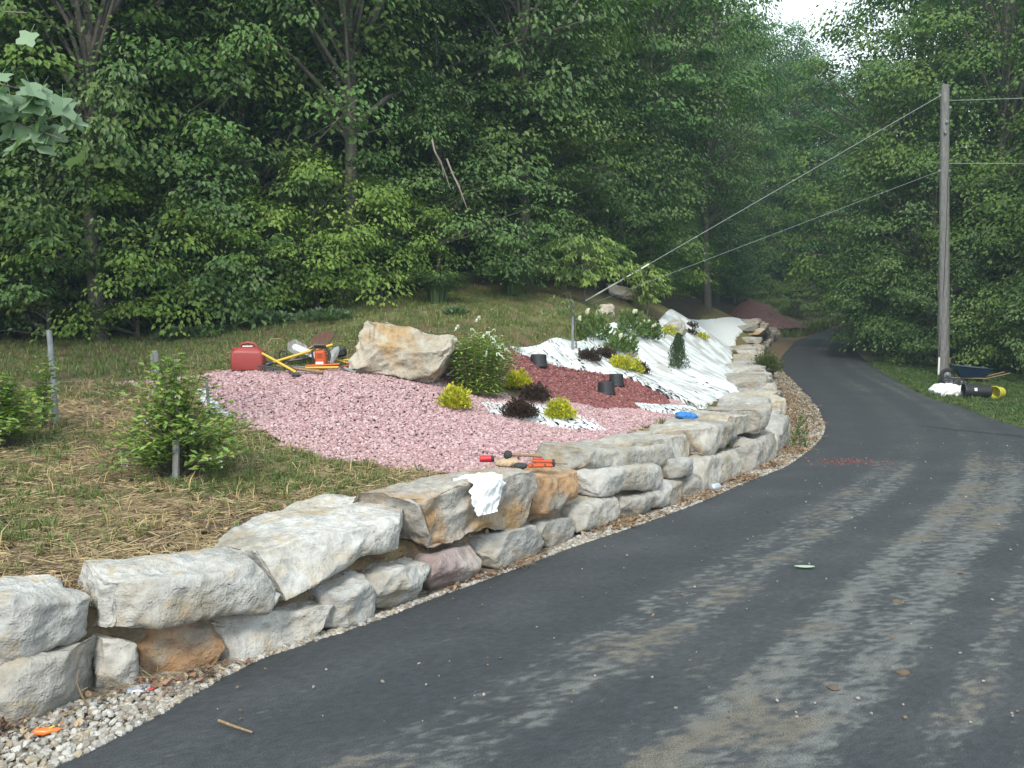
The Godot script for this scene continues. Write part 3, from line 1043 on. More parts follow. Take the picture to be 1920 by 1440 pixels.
func tree_shape(seed_: int, height: float, radius: float, low: float, puffs: int, per: int, length: float, cols: Array, r0: float, cone := 0.0) -> Dictionary:
	var rng := RandomNumberGenerator.new()
	rng.seed = seed_
	var mb := MB.new()
	var tips := []
	var boughs := []
	# main boughs reach out first; sprays of leaves then gather round them, with gaps between
	for k in maxi(9, puffs / 7):
		var t := (k + rng.randf()) / maxi(9, puffs / 7)
		var env := radius * pow(sin(PI * (0.16 + 0.80 * t)), 0.75) * (1.0 - cone * t)
		var a := k * 2.4 + rng.randf_range(-0.4, 0.4)
		boughs.append([t, a, env])
	for k in puffs:
		var b = boughs[k % boughs.size()]
		var a: float = b[1] + rng.randfn(0.0, 0.30)
		var t: float = clampf(b[0] + rng.randfn(0.0, 0.035), 0.0, 1.02)
		var reach := pow(rng.randf(), 0.55)
		var rr: float = b[2] * lerpf(0.12, 1.10, reach)
		var c := Vector3(cos(a) * rr, low + t * (height - low) - 0.10 * rr * reach + rng.randfn(0.0, 0.12), sin(a) * rr)
		var size := radius * rng.randf_range(0.13, 0.30)
		puff(mb, rng, c, Vector3(size, size * rng.randf_range(0.35, 0.6), size), Vector3(cos(a), 0.2, sin(a)) * reach, int(per * rng.randf_range(0.6, 1.3)), length, cols)
		if k % 3 == 0:
			tips.append(c)
	return {"trunk": trunk_mesh(rng, height * 0.93, r0, Vector2(rng.randf_range(-0.03, 0.03), rng.randf_range(-0.03, 0.03)), tips, low / height * 0.9, r0 * 0.42), "crown": mb.mesh()}

func beyond(x: float, d: float) -> String:
	# the thing in the open that a tree or bush stands behind
	var marks := [[-0.60, "the lawn's far corner"], [-0.52, "the metal post"], [-0.38, "the larger blueberry bush"], [-0.30, "the fuel can"], [-0.22, "the tool pile"], [-0.12, "the boulder"], [-0.04, "the tall white-flowered clump"], [0.03, "the upturned pots"], [0.09, "the spreading bank sapling"], [0.15, "the hydrangeas"], [0.21, "the rocks on the fabric"], [0.28, "the red mulch mound"], [0.36, "the driveway's last bend"], [0.43, "the grass verge"], [0.49, "the utility pole"], [0.54, "the wheelbarrow"], [0.62, "the sacks on the verge"]]
	var best = marks[0]
	for m in marks:
		if absf(m[0] - x / d) < absf(best[0] - x / d):
			best = m
	return best[1]

func plant_tree(called: String, shape: Dictionary, material: Material, label: String, category: String, group: String, x: float, d: float, scale: float, turn: float, sink := 0.0, tall := 1.0) -> Node3D:
	var h := land(x, d) if x < along(WALL, d) else road_height(d)
	var o := thing(called, label, category, V(x, d, h - sink), turn, group)
	var base := Basis(Vector3.UP, 0.0).scaled(Vector3(scale, scale * tall, scale))
	var t := part("trunk", shape.trunk, M["bark"], o)
	t.basis = base
	var c := part("crown", shape.crown, material, o)
	c.basis = base
	return o

func build_woods() -> void:
	var deep := [Color(0.056, 0.118, 0.028), Color(0.070, 0.140, 0.033), Color(0.046, 0.100, 0.028), Color(0.090, 0.158, 0.040)]
	var mid := [Color(0.084, 0.162, 0.040), Color(0.105, 0.185, 0.045), Color(0.066, 0.132, 0.038), Color(0.130, 0.205, 0.055)]
	var light := [Color(0.125, 0.210, 0.046), Color(0.155, 0.235, 0.055), Color(0.100, 0.180, 0.043), Color(0.180, 0.250, 0.070)]
	leaf_mat("leaf_cool", lin(0.86, 1.04, 0.90), 0.6, 0.85)
	leaf_mat("leaf_olive", lin(1.08, 0.98, 0.75), 0.55, 0.85)
	leaf_mat("leaf_warm", lin(1.2, 1.18, 0.8), 0.6, 0.85)
	var oak := [tree_shape(1, 15.0, 4.0, 2.0, 320, 135, 0.125, mid, 0.17), tree_shape(2, 14.0, 4.2, 1.6, 320, 135, 0.13, mid, 0.15)]
	var poplar := [tree_shape(3, 18.0, 3.3, 3.5, 230, 100, 0.15, mid, 0.17, 0.25), tree_shape(4, 17.0, 3.5, 3.0, 260, 140, 0.10, light, 0.16, 0.3)]
	var under := [tree_shape(5, 7.0, 2.7, 0.6, 170, 95, 0.10, deep, 0.08), tree_shape(6, 6.5, 2.9, 0.5, 170, 95, 0.10, mid, 0.08)]
	var bush := [tree_shape(7, 3.2, 1.8, 0.25, 110, 85, 0.085, mid, 0.04), tree_shape(8, 2.6, 1.9, 0.2, 110, 85, 0.085, light, 0.035)]
	var r := RandomNumberGenerator.new()
	r.seed = 8
	var g_hill := "trees on the wooded hillside"
	var g_edge := "small trees along the woods edge"
	var g_bush := "bushes along the woods edge"
	var g_right := "trees beyond the grass verge"
	# tall trees on the hillside above the bed
	for p in [[-11.5, 15.5, 0], [-8.2, 17.0, 1], [-13.5, 19.0, 0], [-5.4, 18.6, 0], [-10.0, 21.5, 1], [-2.6, 20.0, 1], [-6.5, 23.5, 0], [-15.0, 25.0, 0], [-0.3, 23.0, 0], [-3.2, 26.0, 1], [2.2, 26.5, 1], [-9.5, 28.5, 0], [0.8, 30.5, 0], [-18.5, 17.5, 1], [-14.0, 12.0, 1], [-5.5, 31.0, 1], [-15.0, 33.0, 1], [-21.0, 26.0, 0]]:
		plant_tree("forest_tree", oak[p[2]], M[["leaf", "leaf_cool", "leaf_warm", "leaf_olive"][r.randi() % 4]], ["broad hillside tree with spreading rounded crown ", "broad hillside tree with low-hanging crown "][p[2]] + (["close behind ", "farther back behind ", "well behind "][clampi(int((p[1] - 13.0) / 6.0), 0, 2)] + beyond(p[0], p[1])), "tree", g_hill, p[0], p[1], r.randf_range(0.92, 1.15), r.randf() * TAU)
	for p in [[2.6, 31.0, 0], [4.6, 35.5, 1], [2.5, 36.0, 0], [7.4, 40.0, 0], [5.0, 42.0, 1], [9.4, 43.5, 1], [-2.5, 36.5, 0], [-8.0, 37.5, 1], [-17.5, 29.5, 0], [-12.0, 24.5, 1], [-7.0, 27.0, 0]]:
		plant_tree("tall_tree", poplar[p[2]], M[["leaf", "leaf_cool", "leaf_warm"][r.randi() % 3]], ["tall narrow tree with dense green crown ", "tall narrow tree with paler green crown "][p[2]] + (["close behind ", "farther back behind ", "well behind "][clampi(int((p[1] - 26.0) / 6.0), 0, 2)] + beyond(p[0], p[1])), "tree", g_hill, p[0], p[1], r.randf_range(0.9, 1.1), r.randf() * TAU)
	# the far end of the driveway, below the gap of sky
	for p in [[12.0, 49.0, 1.0], [15.5, 51.5, 1.0], [18.6, 52.5, 0.97], [21.5, 53.5, 1.0], [14.0, 55.0, 1.06], [18.0, 57.0, 1.02], [23.5, 56.5, 1.05], [10.0, 52.0, 1.1], [16.6, 53.6, 1.03]]:
		plant_tree("far_tree", oak[r.randi() % 2], M["leaf_cool"], "hazy round-crowned tree " + (["close behind ", "farther back behind ", "well behind "][clampi(int((p[1] - 46.0) / 6.0), 0, 2)] + beyond(p[0], p[1])), "tree", "trees at the end of the driveway", p[0], p[1], p[2] * r.randf_range(0.95, 1.05), r.randf() * TAU)
	# across the drive
	for p in [[15.2, 27.5, 0], [13.6, 31.0, 1], [17.2, 31.5, 0], [18.6, 26.0, 1], [18.4, 36.5, 1], [21.5, 31.5, 0], [21.8, 40.0, 0], [25.0, 45.5, 1], [15.6, 17.0, 1], [19.0, 20.5, 0], [25.0, 36.0, 0], [22.5, 25.0, 1], [14.0, 10.5, 0]]:
		plant_tree("verge_tree", oak[p[2]], M["leaf_warm"], ["broad roadside tree with spreading rounded crown ", "broad roadside tree with low-hanging crown "][p[2]] + (["close behind ", "farther back behind ", "well behind "][clampi(int((p[1] - 22.0) / 6.0), 0, 2)] + beyond(p[0], p[1])), "tree", g_right, p[0], p[1], r.randf_range(0.92, 1.08), r.randf() * TAU)
	# smaller trees and bushes that close the edge down to the ground
	for p in [[-10.3, 14.2], [-8.4, 15.3], [-6.6, 16.0], [-4.9, 16.6], [-3.1, 17.6], [-1.5, 19.0], [0.3, 20.6], [2.0, 23.2], [3.0, 26.4], [3.9, 30.0], [5.6, 34.2], [7.4, 38.4], [9.6, 41.5], [-12.5, 13.6], [11.6, 46.0]]:
		plant_tree("understory_tree", under[r.randi() % 2], M[["leaf", "leaf_cool", "leaf_olive"][r.randi() % 3]], "small woods-edge tree leafy to the ground " + (["close behind ", "farther back behind ", "well behind "][clampi(int((p[1] - 12.0) / 6.0), 0, 2)] + beyond(p[0], p[1])), "tree", g_edge, p[0], p[1], r.randf_range(0.8, 1.15), r.randf() * TAU)
	for p in [[14.6, 23.8], [12.6, 26.6], [13.4, 29.4], [15.2, 33.4], [17.2, 37.6], [20.2, 42.6], [14.2, 19.4], [22.8, 48.5], [15.4, 27.0]]:
		plant_tree("verge_sapling", under[r.randi() % 2], M[["leaf", "leaf_warm"][r.randi() % 2]], "small roadside tree leafy to the ground " + (["close behind ", "farther back behind ", "well behind "][clampi(int((p[1] - 20.0) / 6.0), 0, 2)] + beyond(p[0], p[1])), "tree", g_right, p[0], p[1], r.randf_range(0.8, 1.05), r.randf() * TAU)
	for p in [[-9.2, 13.6, 0], [-7.4, 14.2, 0], [-6.2, 14.7, 1], [-4.9, 15.0, 0], [-4.3, 15.3, 1], [-3.4, 15.6, 1], [-2.4, 16.4, 1], [-1.4, 17.2, 0], [-0.2, 18.8, 0], [1.3, 21.4, 0], [2.9, 23.5, 0], [4.0, 26.6, 1], [5.0, 31.2, 0], [6.6, 35.0, 1]]:
		plant_tree("edge_bush", bush[p[2]], M["leaf_warm" if p[2] == 1 else "leaf"], ["rounded dark green bush at the woods' foot ", "rounded yellow-green bush at the woods' foot "][p[2]] + (["close behind ", "farther back behind ", "well behind "][clampi(int((p[1] - 12.0) / 6.0), 0, 2)] + beyond(p[0], p[1])), "bush", g_bush, p[0], p[1], r.randf_range(0.7, 1.1), r.randf() * TAU)
	for p in [[12.9, 17.2, 1], [13.0, 20.4, 0], [13.2, 22.8, 1], [11.9, 24.6, 0], [11.6, 27.2, 0], [13.2, 31.6, 0], [15.8, 35.6, 1], [18.6, 40.2, 0], [21.0, 44.0, 1], [24.0, 48.0, 1], [12.9, 45.8, 1], [15.6, 49.0, 1], [18.8, 50.2, 0]]:
		plant_tree("verge_bush", bush[p[2]], M["leaf"], ["rounded dark green roadside bush ", "rounded yellow-green roadside bush "][p[2]] + (["close behind ", "farther back behind ", "well behind "][clampi(int((p[1] - 16.0) / 6.0), 0, 2)] + beyond(p[0], p[1])), "bush", "bushes beyond the grass verge", p[0], p[1], r.randf_range(0.7, 1.0), r.randf() * TAU)
	# slender trunks that stand bare in front of the leaves
	for p in [[-6.7, 14.4], [-3.0, 16.0], [0.35, 19.2], [3.9, 25.2], [6.9, 31.2]]:
		plant_tree("slender_tree", poplar[0], M["leaf"], "slender tree with a bare grey trunk " + (["close behind ", "farther back behind "][clampi(int((p[1] - 12.0) / 9.0), 0, 1)] + beyond(p[0], p[1])), "tree", g_hill, p[0], p[1], r.randf_range(0.62, 0.75), r.randf() * TAU, 0.0, 1.35)
	build_tulip_tree()
	# pale saplings on the bank
	sapling("bank_sapling", "pale green young tree spreading over the bank by the guy wires", 1.5, 18.5, 1.25, 1.0, 11, 120)
	sapling("bank_sapling", "slim pale green sapling on the bank beyond the spreading one", 3.3, 21.6, 1.15, 0.45, 12, 70)
	# dead limbs hanging in front of the leaves
	for s in [[[[-1.36, 15.3, 4.6], [-1.31, 15.2, 4.4], [-1.16, 15.2, 4.1], [-1.04, 15.2, 3.75]], "dead grey branch hanging against the leaves above the boulder"], [[[-1.10, 15.1, 4.25], [-1.0, 15.1, 4.0], [-0.86, 15.0, 3.7], [-0.75, 15.0, 3.4]], "shorter dead twig beside the hanging branch above the boulder"], [[[2.1, 24.0, 9.0], [2.55, 23.6, 9.1], [2.75, 23.6, 8.6], [2.75, 23.6, 7.6]], "crooked bare branch high in the trees over the fabric slope"]]:
		var mb := MB.new()
		var pts: Array = s[0].map(func(q): return V(q[0], q[1], q[2]))
		mb.tube(pts, [0.02, 0.016, 0.011, 0.005], 6)
		mb.tube([pts[1], pts[1] + Vector3(0.12, -0.2, 0.05), pts[1] + Vector3(0.16, -0.45, 0.05)], [0.009, 0.007, 0.003], 5)
		single("bare_branch", mb.mesh(true), M["dead_wood"], s[1], "branch")
	# long drooping grass clumps at the woods edge
	for p in [[-1.3, 15.4, 0.95], [0.0, 17.4, 0.9]]:
		var mb := MB.new()
		for k in 420:
			var a := r.randf() * TAU
			var base := Vector3(cos(a), 0, sin(a)) * r.randf() * 0.16
			var out := Vector3(cos(a + r.randf_range(-0.5, 0.5)), 0, sin(a + r.randf_range(-0.5, 0.5)))
			var l: float = p[2] * r.randf_range(0.7, 1.25)
			var side := out.cross(Vector3.UP) * 0.008
			var col := Color(0.09, 0.15, 0.055) * r.randf_range(0.7, 1.3)
			var prev := base
			for q in range(1, 5):
				var t := q / 4.0
				var at := base + out * (l * 0.62 * t * t) + Vector3(0, l * (1.25 * t - 0.85 * t * t), 0)
				var k0 := mb.v.size()
				mb.v.append_array([prev + side, prev - side, at - side * (1.0 - t * 0.8), at + side * (1.0 - t * 0.8)])
				mb.i.append_array([k0, k0 + 1, k0 + 2, k0, k0 + 2, k0 + 3])
				prev = at
			mb.paint(col)
		single("fountain_grass", mb.mesh(), M["grass_blade"], ["tall arching grass clump at the woods edge behind the boulder", "tall arching grass clump at the woods edge beside the bank sapling"][0 if p[0] < -1.0 else 1], "grass clump", on(p[0], p[1]))

func lobed_leaf(rng: RandomNumberGenerator, size: float) -> ArrayMesh:
	# a tulip tree leaf: four lobes and a notched tip
	var half := [[0.0, 0.0], [0.30, -0.06], [0.52, 0.10], [0.40, 0.34], [0.36, 0.46], [0.50, 0.66], [0.42, 0.92], [0.16, 0.84], [0.0, 0.76]]
	var mb := MB.new()
	var fold := rng.randf_range(0.12, 0.3)
	for p in half:
		mb.v.append(Vector3(p[0], p[0] * fold - 0.10 * p[1] * p[1], p[1]) * size)
	for p in half:
		mb.v.append(Vector3(-p[0], p[0] * fold - 0.10 * p[1] * p[1], p[1]) * size)
	var n := half.size()
	var spine := mb.v.size()
	mb.v.append(Vector3(0, -0.02, 0.4) * size)
	for k in n - 1:
		mb.i.append_array([spine, k, k + 1, spine, n + k + 1, n + k])
	var k0 := mb.v.size()
	mb.v.append_array([Vector3(-0.012, 0, 0) * size, Vector3(0.012, 0, 0) * size, Vector3(0.008, 0.05, -0.6) * size, Vector3(-0.008, 0.05, -0.6) * size])
	mb.i.append_array([k0, k0 + 1, k0 + 2, k0, k0 + 2, k0 + 3])
	mb.paint(Color(0.22, 0.33, 0.20) * rng.randf_range(0.85, 1.15))
	return mb.mesh()

func build_tulip_tree() -> void:
	var r := RandomNumberGenerator.new()
	r.seed = 51
	var shape := tree_shape(52, 9.0, 2.2, 3.4, 40, 120, 0.16, [Color(0.05, 0.09, 0.04), Color(0.065, 0.11, 0.05)], 0.10)
	var o := plant_tree("tulip_tree", shape, M["leaf"], "young tulip tree reaching a branch of large pale lobed leaves over the lawn", "tree", "", -6.6, 6.6, 1.0, 0.0)
	var base := o.position
	var start := Vector3(-6.5, 3.4, -6.6) - base
	var mb := MB.new()
	var mids := []
	for tip in [[-3.02, 3.05, -6.0], [-2.98, 2.78, -6.05], [-3.20, 3.6, -6.0], [-3.20, 2.95, -6.1]]:
		var q: Vector3 = Vector3(tip[0], tip[1], tip[2]) - base
		var m := start.lerp(q, 0.55) + Vector3(0, 0.25, 0)
		mb.tube([start, m, q], [0.03, 0.014, 0.004], 6)
		mids.append([m, q])
	part("branch", mb.mesh(true), M["bark"], o)
	var kinds := [lobed_leaf(r, 0.15), lobed_leaf(r, 0.13), lobed_leaf(r, 0.165)]
	for k in 44:
		var br = mids[[0, 0, 1, 0, 3, 1, 0, 2][r.randi() % 8]]
		var at: Vector3 = br[0].lerp(br[1], 0.72 + 0.3 * r.randf()) + Vector3(r.randf_range(-0.10, 0.10), r.randf_range(-0.12, 0.06), r.randf_range(-0.10, 0.10))
		var l := part("leaf", kinds[r.randi() % 3], M["leaf"], o, at)
		l.basis = Basis.from_euler(Vector3(r.randf_range(0.5, 1.3), r.randf_range(-1.3, 1.3), r.randf_range(-0.4, 0.4)))

func sapling(called: String, label: String, x: float, d: float, height: float, radius: float, seed_: int, sprays: int) -> void:
	var r := RandomNumberGenerator.new()
	r.seed = seed_
	var o := thing(called, label, "sapling", on(x, d))
	var mb := MB.new()
	var tips := []
	for k in sprays:
		var t := r.randf()
		var a := r.randf() * TAU
		var rr := radius * pow(r.randf(), 0.6) * (0.55 + 0.6 * sin(PI * t))
		var c := Vector3(cos(a) * rr, height * (0.35 + 0.75 * t), sin(a) * rr)
		tips.append(c)
		for q in 16:
			var s := q / 16.0
			var p := c + Vector3(cos(a), -0.35, sin(a)) * (s - 0.5) * 0.34 + Vector3(r.randf_range(-0.05, 0.05), r.randf_range(-0.03, 0.03), r.randf_range(-0.05, 0.05))
			var dir := Vector3(cos(a) + r.randf_range(-1.0, 1.0), -0.75, sin(a) + r.randf_range(-1.0, 1.0)).normalized()
			var nrm := (Vector3.UP + Vector3(r.randf_range(-0.4, 0.4), 0, r.randf_range(-0.4, 0.4)))
			nrm = (nrm - dir * nrm.dot(dir)).normalized()
			mb.leaf(p, dir, nrm, r.randf_range(0.09, 0.15), 0.05, Color(0.22, 0.31, 0.075) * r.randf_range(0.8, 1.25))
	part("trunk", trunk_mesh(r, height, 0.02, Vector2(0.02, 0.02), tips.slice(0, 22), 0.15, 0.014), M["bark"], o)
	part("crown", mb.mesh(), M["leaf"], o)

# ------------------------------------------------------------------ plants in the bed and on the lawn
func dome(seed_: int, radius: float, height: float, leaves: int, length: float, cols: Array, up := 0.7, slim := 0.55) -> ArrayMesh:
	var r := RandomNumberGenerator.new()
	r.seed = seed_
	var mb := MB.new()
	for k in leaves:
		var a := r.randf() * TAU
		var y := pow(r.randf(), 0.8)
		var w := sqrt(maxf(0.0, 1.0 - y * y)) 
		var s := Vector3(cos(a) * w, y, sin(a) * w)
		var lump := 1.0 + 0.55 * fine.get_noise_3dv(s * 0.5 + Vector3(seed_, 0, 0))
		var p := s * Vector3(radius, height * 0.95, radius) * lump * pow(r.randf_range(0.2, 1.0), 0.5)
		p.y += height * 0.05
		var dir := (s + Vector3(r.randf_range(-0.7, 0.7), up + r.randf_range(-0.4, 0.4), r.randf_range(-0.7, 0.7))).normalized()
		var nrm := Vector3(r.randf_range(-1, 1), r.randf_range(0.1, 1), r.randf_range(-1, 1))
		nrm = (nrm - dir * nrm.dot(dir)).normalized()
		var l := length * r.randf_range(0.7, 1.3)
		mb.leaf(p, dir, nrm, l, l * slim, cols[r.randi() % cols.size()] * r.randf_range(0.75, 1.25))
	return mb.mesh()

func twigs(seed_: int, n: int, spread: float, height: float, thick := 0.004) -> ArrayMesh:
	var r := RandomNumberGenerator.new()
	r.seed = seed_
	var mb := MB.new()
	for k in n:
		var a := r.randf() * TAU
		var q := Vector3(cos(a) * spread * r.randf(), height * r.randf_range(0.6, 1.0), sin(a) * spread * r.randf())
		mb.tube([Vector3(q.x * 0.1, -0.03, q.z * 0.1), q * Vector3(0.45, 0.5, 0.45), q], [thick, thick * 0.8, thick * 0.4], 4, false)
	return mb.mesh(true)

func shrub(called: String, label: String, category: String, group: String, x: float, d: float, radius: float, height: float, leaves: int, length: float, cols: Array, seed_: int, slim := 0.55) -> Node3D:
	var o := thing(called, label, category, on(x, d), 0.0, group)
	part("foliage", dome(seed_, radius, height, leaves, length, cols, 0.7, slim), M["leaf"], o)
	part("stem", twigs(seed_ + 500, 7, radius * 0.7, height * 0.8), M["bark"], o)
	return o

const GOLD := [Color(0.56, 0.50, 0.03), Color(0.64, 0.57, 0.05), Color(0.46, 0.44, 0.035), Color(0.26, 0.30, 0.035)]
const PURPLE := [Color(0.060, 0.030, 0.028), Color(0.085, 0.045, 0.035), Color(0.050, 0.048, 0.026), Color(0.040, 0.024, 0.024)]

func build_bed_plants() -> void:
	var gold := "gold shrubs in the bed"
	shrub("gold_shrub", "round gold-leaved shrub alone in the pink gravel beside the tall leafy clump", "shrub", gold, -0.57, 8.82, 0.16, 0.22, 2200, 0.032, GOLD, 61)
	shrub("gold_shrub", "gold-leaved shrub half hidden behind the tall leafy clump", "shrub", gold, 0.06, 10.35, 0.16, 0.20, 1800, 0.034, GOLD, 62)
	shrub("gold_shrub", "round gold-leaved shrub beside white fabric, opposite the purple shrubs", "shrub", gold, 0.50, 9.3, 0.155, 0.19, 2200, 0.032, GOLD, 63)
	shrub("gold_shrub", "larger of the touching pair of gold shrubs on the white fabric", "shrub", gold, 1.63, 13.2, 0.20, 0.22, 1700, 0.038, GOLD, 64)
	shrub("gold_shrub", "smaller of the touching pair of gold shrubs on the white fabric", "shrub", gold, 1.86, 13.45, 0.14, 0.22, 1200, 0.038, GOLD, 65)
	shrub("gold_shrub", "small yellow-green shrub below the pale rock on the fabric", "shrub", gold, 3.55, 20.0, 0.22, 0.22, 420, 0.05, GOLD, 66)
	shrub("gold_shrub", "small yellow-green shrub next to two black-leaved ones high on the fabric", "shrub", gold, 4.75, 22.2, 0.20, 0.16, 350, 0.05, GOLD, 67)
	shrub("gold_shrub", "tiny yellow-green shrub right against the pale rock on the fabric", "shrub", gold, 4.05, 21.4, 0.16, 0.16, 300, 0.05, GOLD, 68)
	var dark := "purple-leaved shrubs in the bed"
	shrub("purple_shrub", "dark purple-brown shrub at the front of the bare fabric scrap", "shrub", dark, 0.08, 9.0, 0.18, 0.19, 2300, 0.030, PURPLE, 71)
	shrub("purple_shrub", "dark purple-brown shrub behind the bare fabric scrap", "shrub", dark, 0.26, 9.95, 0.175, 0.18, 2300, 0.030, PURPLE, 72)
	shrub("purple_shrub", "dark purple-brown shrub on the fabric next to the staked sapling", "shrub", dark, 1.12, 12.95, 0.19, 0.18, 1700, 0.034, PURPLE, 73)
	shrub("purple_shrub", "dark purple-brown shrub on the fabric below the hydrangeas", "shrub", dark, 1.52, 14.5, 0.19, 0.19, 1500, 0.036, PURPLE, 74)
	shrub("purple_shrub", "dark purple-brown shrub touching the paired gold shrubs", "shrub", dark, 1.98, 13.75, 0.16, 0.19, 1200, 0.036, PURPLE, 75)
	shrub("purple_shrub", "black-leaved low shrub on the fabric beside a tiny gold one", "shrub", dark, 4.45, 22.0, 0.18, 0.16, 320, 0.05, PURPLE, 76)
	shrub("purple_shrub", "black-leaved low shrub standing just behind its twin high on the fabric", "shrub", dark, 4.65, 22.9, 0.16, 0.16, 300, 0.05, PURPLE, 77)
	shrub("purple_shrub", "black-leaved low shrub at the upper fabric edge by the hydrangeas", "shrub", dark, 3.2, 20.4, 0.18, 0.20, 300, 0.05, PURPLE, 78)
	var green := [Color(0.085, 0.15, 0.035), Color(0.12, 0.19, 0.045), Color(0.065, 0.12, 0.03)]
	hydrangea("leafy hydrangea with cream flower heads nearest the staked sapling", 1.42, 15.4, 0.36, 0.55, 81, 5)
	hydrangea("low hydrangea with pale flower heads in front of the other hydrangeas", 1.86, 15.2, 0.28, 0.36, 82, 3)
	hydrangea("leafy hydrangea without many blooms between two flowering ones", 2.22, 16.6, 0.30, 0.55, 83, 2)
	hydrangea("hydrangea dotted with white flowers, highest of those on the fabric", 2.66, 17.2, 0.27, 0.38, 84, 5)
	# upright evergreen
	var o := thing("arborvitae", "small upright conical evergreen standing alone on the white fabric", "evergreen", on(2.82, 15.0))
	var r := RandomNumberGenerator.new()
	r.seed = 90
	var mb := MB.new()
	for k in 2600:
		var t := pow(r.randf(), 0.8)
		var a := r.randf() * TAU
		var w := 0.17 * pow(1.0 - t, 0.55) * (0.4 + 0.6 * sqrt(r.randf())) * (1.0 + 0.3 * sin(a * 3.0 + t * 9.0))
		var p := Vector3(cos(a) * w, 0.03 + t * 0.58, sin(a) * w)
		var dir := Vector3(cos(a) * 0.5 + r.randf_range(-0.3, 0.3), 0.9, sin(a) * 0.5 + r.randf_range(-0.3, 0.3)).normalized()
		var nrm := Vector3(cos(a), r.randf_range(-0.3, 0.6), sin(a))
		nrm = (nrm - dir * nrm.dot(dir)).normalized()
		mb.leaf(p, dir, nrm, r.randf_range(0.03, 0.055), 0.016, Color(0.05, 0.085, 0.03) * r.randf_range(0.7, 1.4))
	part("foliage", mb.mesh(), M["leaf"], o)
	part("stem", twigs(91, 3, 0.05, 0.4, 0.006), M["bark"], o)
	build_loosestrife()
	# young tree tied to a stake in the fabric
	o = thing("staked_sapling", "thin young tree with sparse pale leaves rising from the fabric edge", "sapling", on(0.97, 13.3))
	mb = MB.new()
	var tips := []
	for k in 15:
		var a := r.randf() * TAU
		var c := Vector3(cos(a) * 0.32 * r.randf() - 0.25, r.randf_range(0.55, 0.85), sin(a) * 0.3 * r.randf())
		tips.append(c)
		for q in 11:
			var dir := Vector3(r.randf_range(-1, 1), -0.5, r.randf_range(-1, 1)).normalized()
			var nrm := (Vector3.UP - dir * dir.y).normalized()
			mb.leaf(c + Vector3(r.randf_range(-0.1, 0.1), r.randf_range(-0.05, 0.05), r.randf_range(-0.1, 0.1)), dir, nrm, r.randf_range(0.06, 0.1), 0.03, Color(0.13, 0.2, 0.055) * r.randf_range(0.8, 1.2))
	part("trunk", trunk_mesh(r, 0.85, 0.012, Vector2(-0.1, 0.0), tips, 0.4, 0.008), M["bark"], o)
	part("crown", mb.mesh(), M["leaf"], o)
	var st := MB.new()
	st.chamfer(Vector3(0, 0.22, 0), Vector3(0.035, 0.62, 0.03), Basis(), 0.003)
	single("tree_stake", st.mesh(), M["galvanised"], "dark upright stake beside the thin young tree at the fabric edge", "stake", on(0.90, 13.15))
	# round evergreen in a black pot between wall and drive
	var pot := thing("potted_evergreen", "bushy green evergreen in a black pot between wall and driveway", "potted plant", on(6.02, 20.9))
	mb = MB.new()
	mb.lathe([[0.0, 0.0], [0.16, 0.0], [0.19, 0.2], [0.205, 0.2], [0.205, 0.22], [0.17, 0.22], [0.0, 0.19]], 18)
	part("pot", mb.mesh(true), M["black_plastic"], pot)
	part("foliage", dome(95, 0.36, 0.46, 2600, 0.06, [Color(0.075, 0.105, 0.025), Color(0.10, 0.13, 0.03), Color(0.055, 0.08, 0.022)], 0.9, 0.3), M["leaf"], pot, Vector3(0, 0.16, 0))

func hydrangea(label: String, x: float, d: float, radius: float, height: float, seed_: int, blooms: int) -> void:
	var cols := [Color(0.10, 0.165, 0.04), Color(0.135, 0.20, 0.05), Color(0.075, 0.13, 0.032)]
	var o := shrub("hydrangea", label, "hydrangea", "hydrangeas on the fabric", x, d, radius, height, 420, 0.085, cols, seed_, 0.62)
	var r := RandomNumberGenerator.new()
	r.seed = seed_ + 7
	var mesh := rock(seed_ * 3, Vector3(0.032, 0.045, 0.032), 0.009, 0, 1.8, 2.2, 0.0)
	for k in blooms:
		var a := r.randf() * TAU
		var w := r.randf_range(0.2, 0.9)
		part("flower_head", mesh, M["petal"], o, Vector3(cos(a) * radius * w, height * (1.0 - 0.4 * w * w) + 0.02, sin(a) * radius * w))

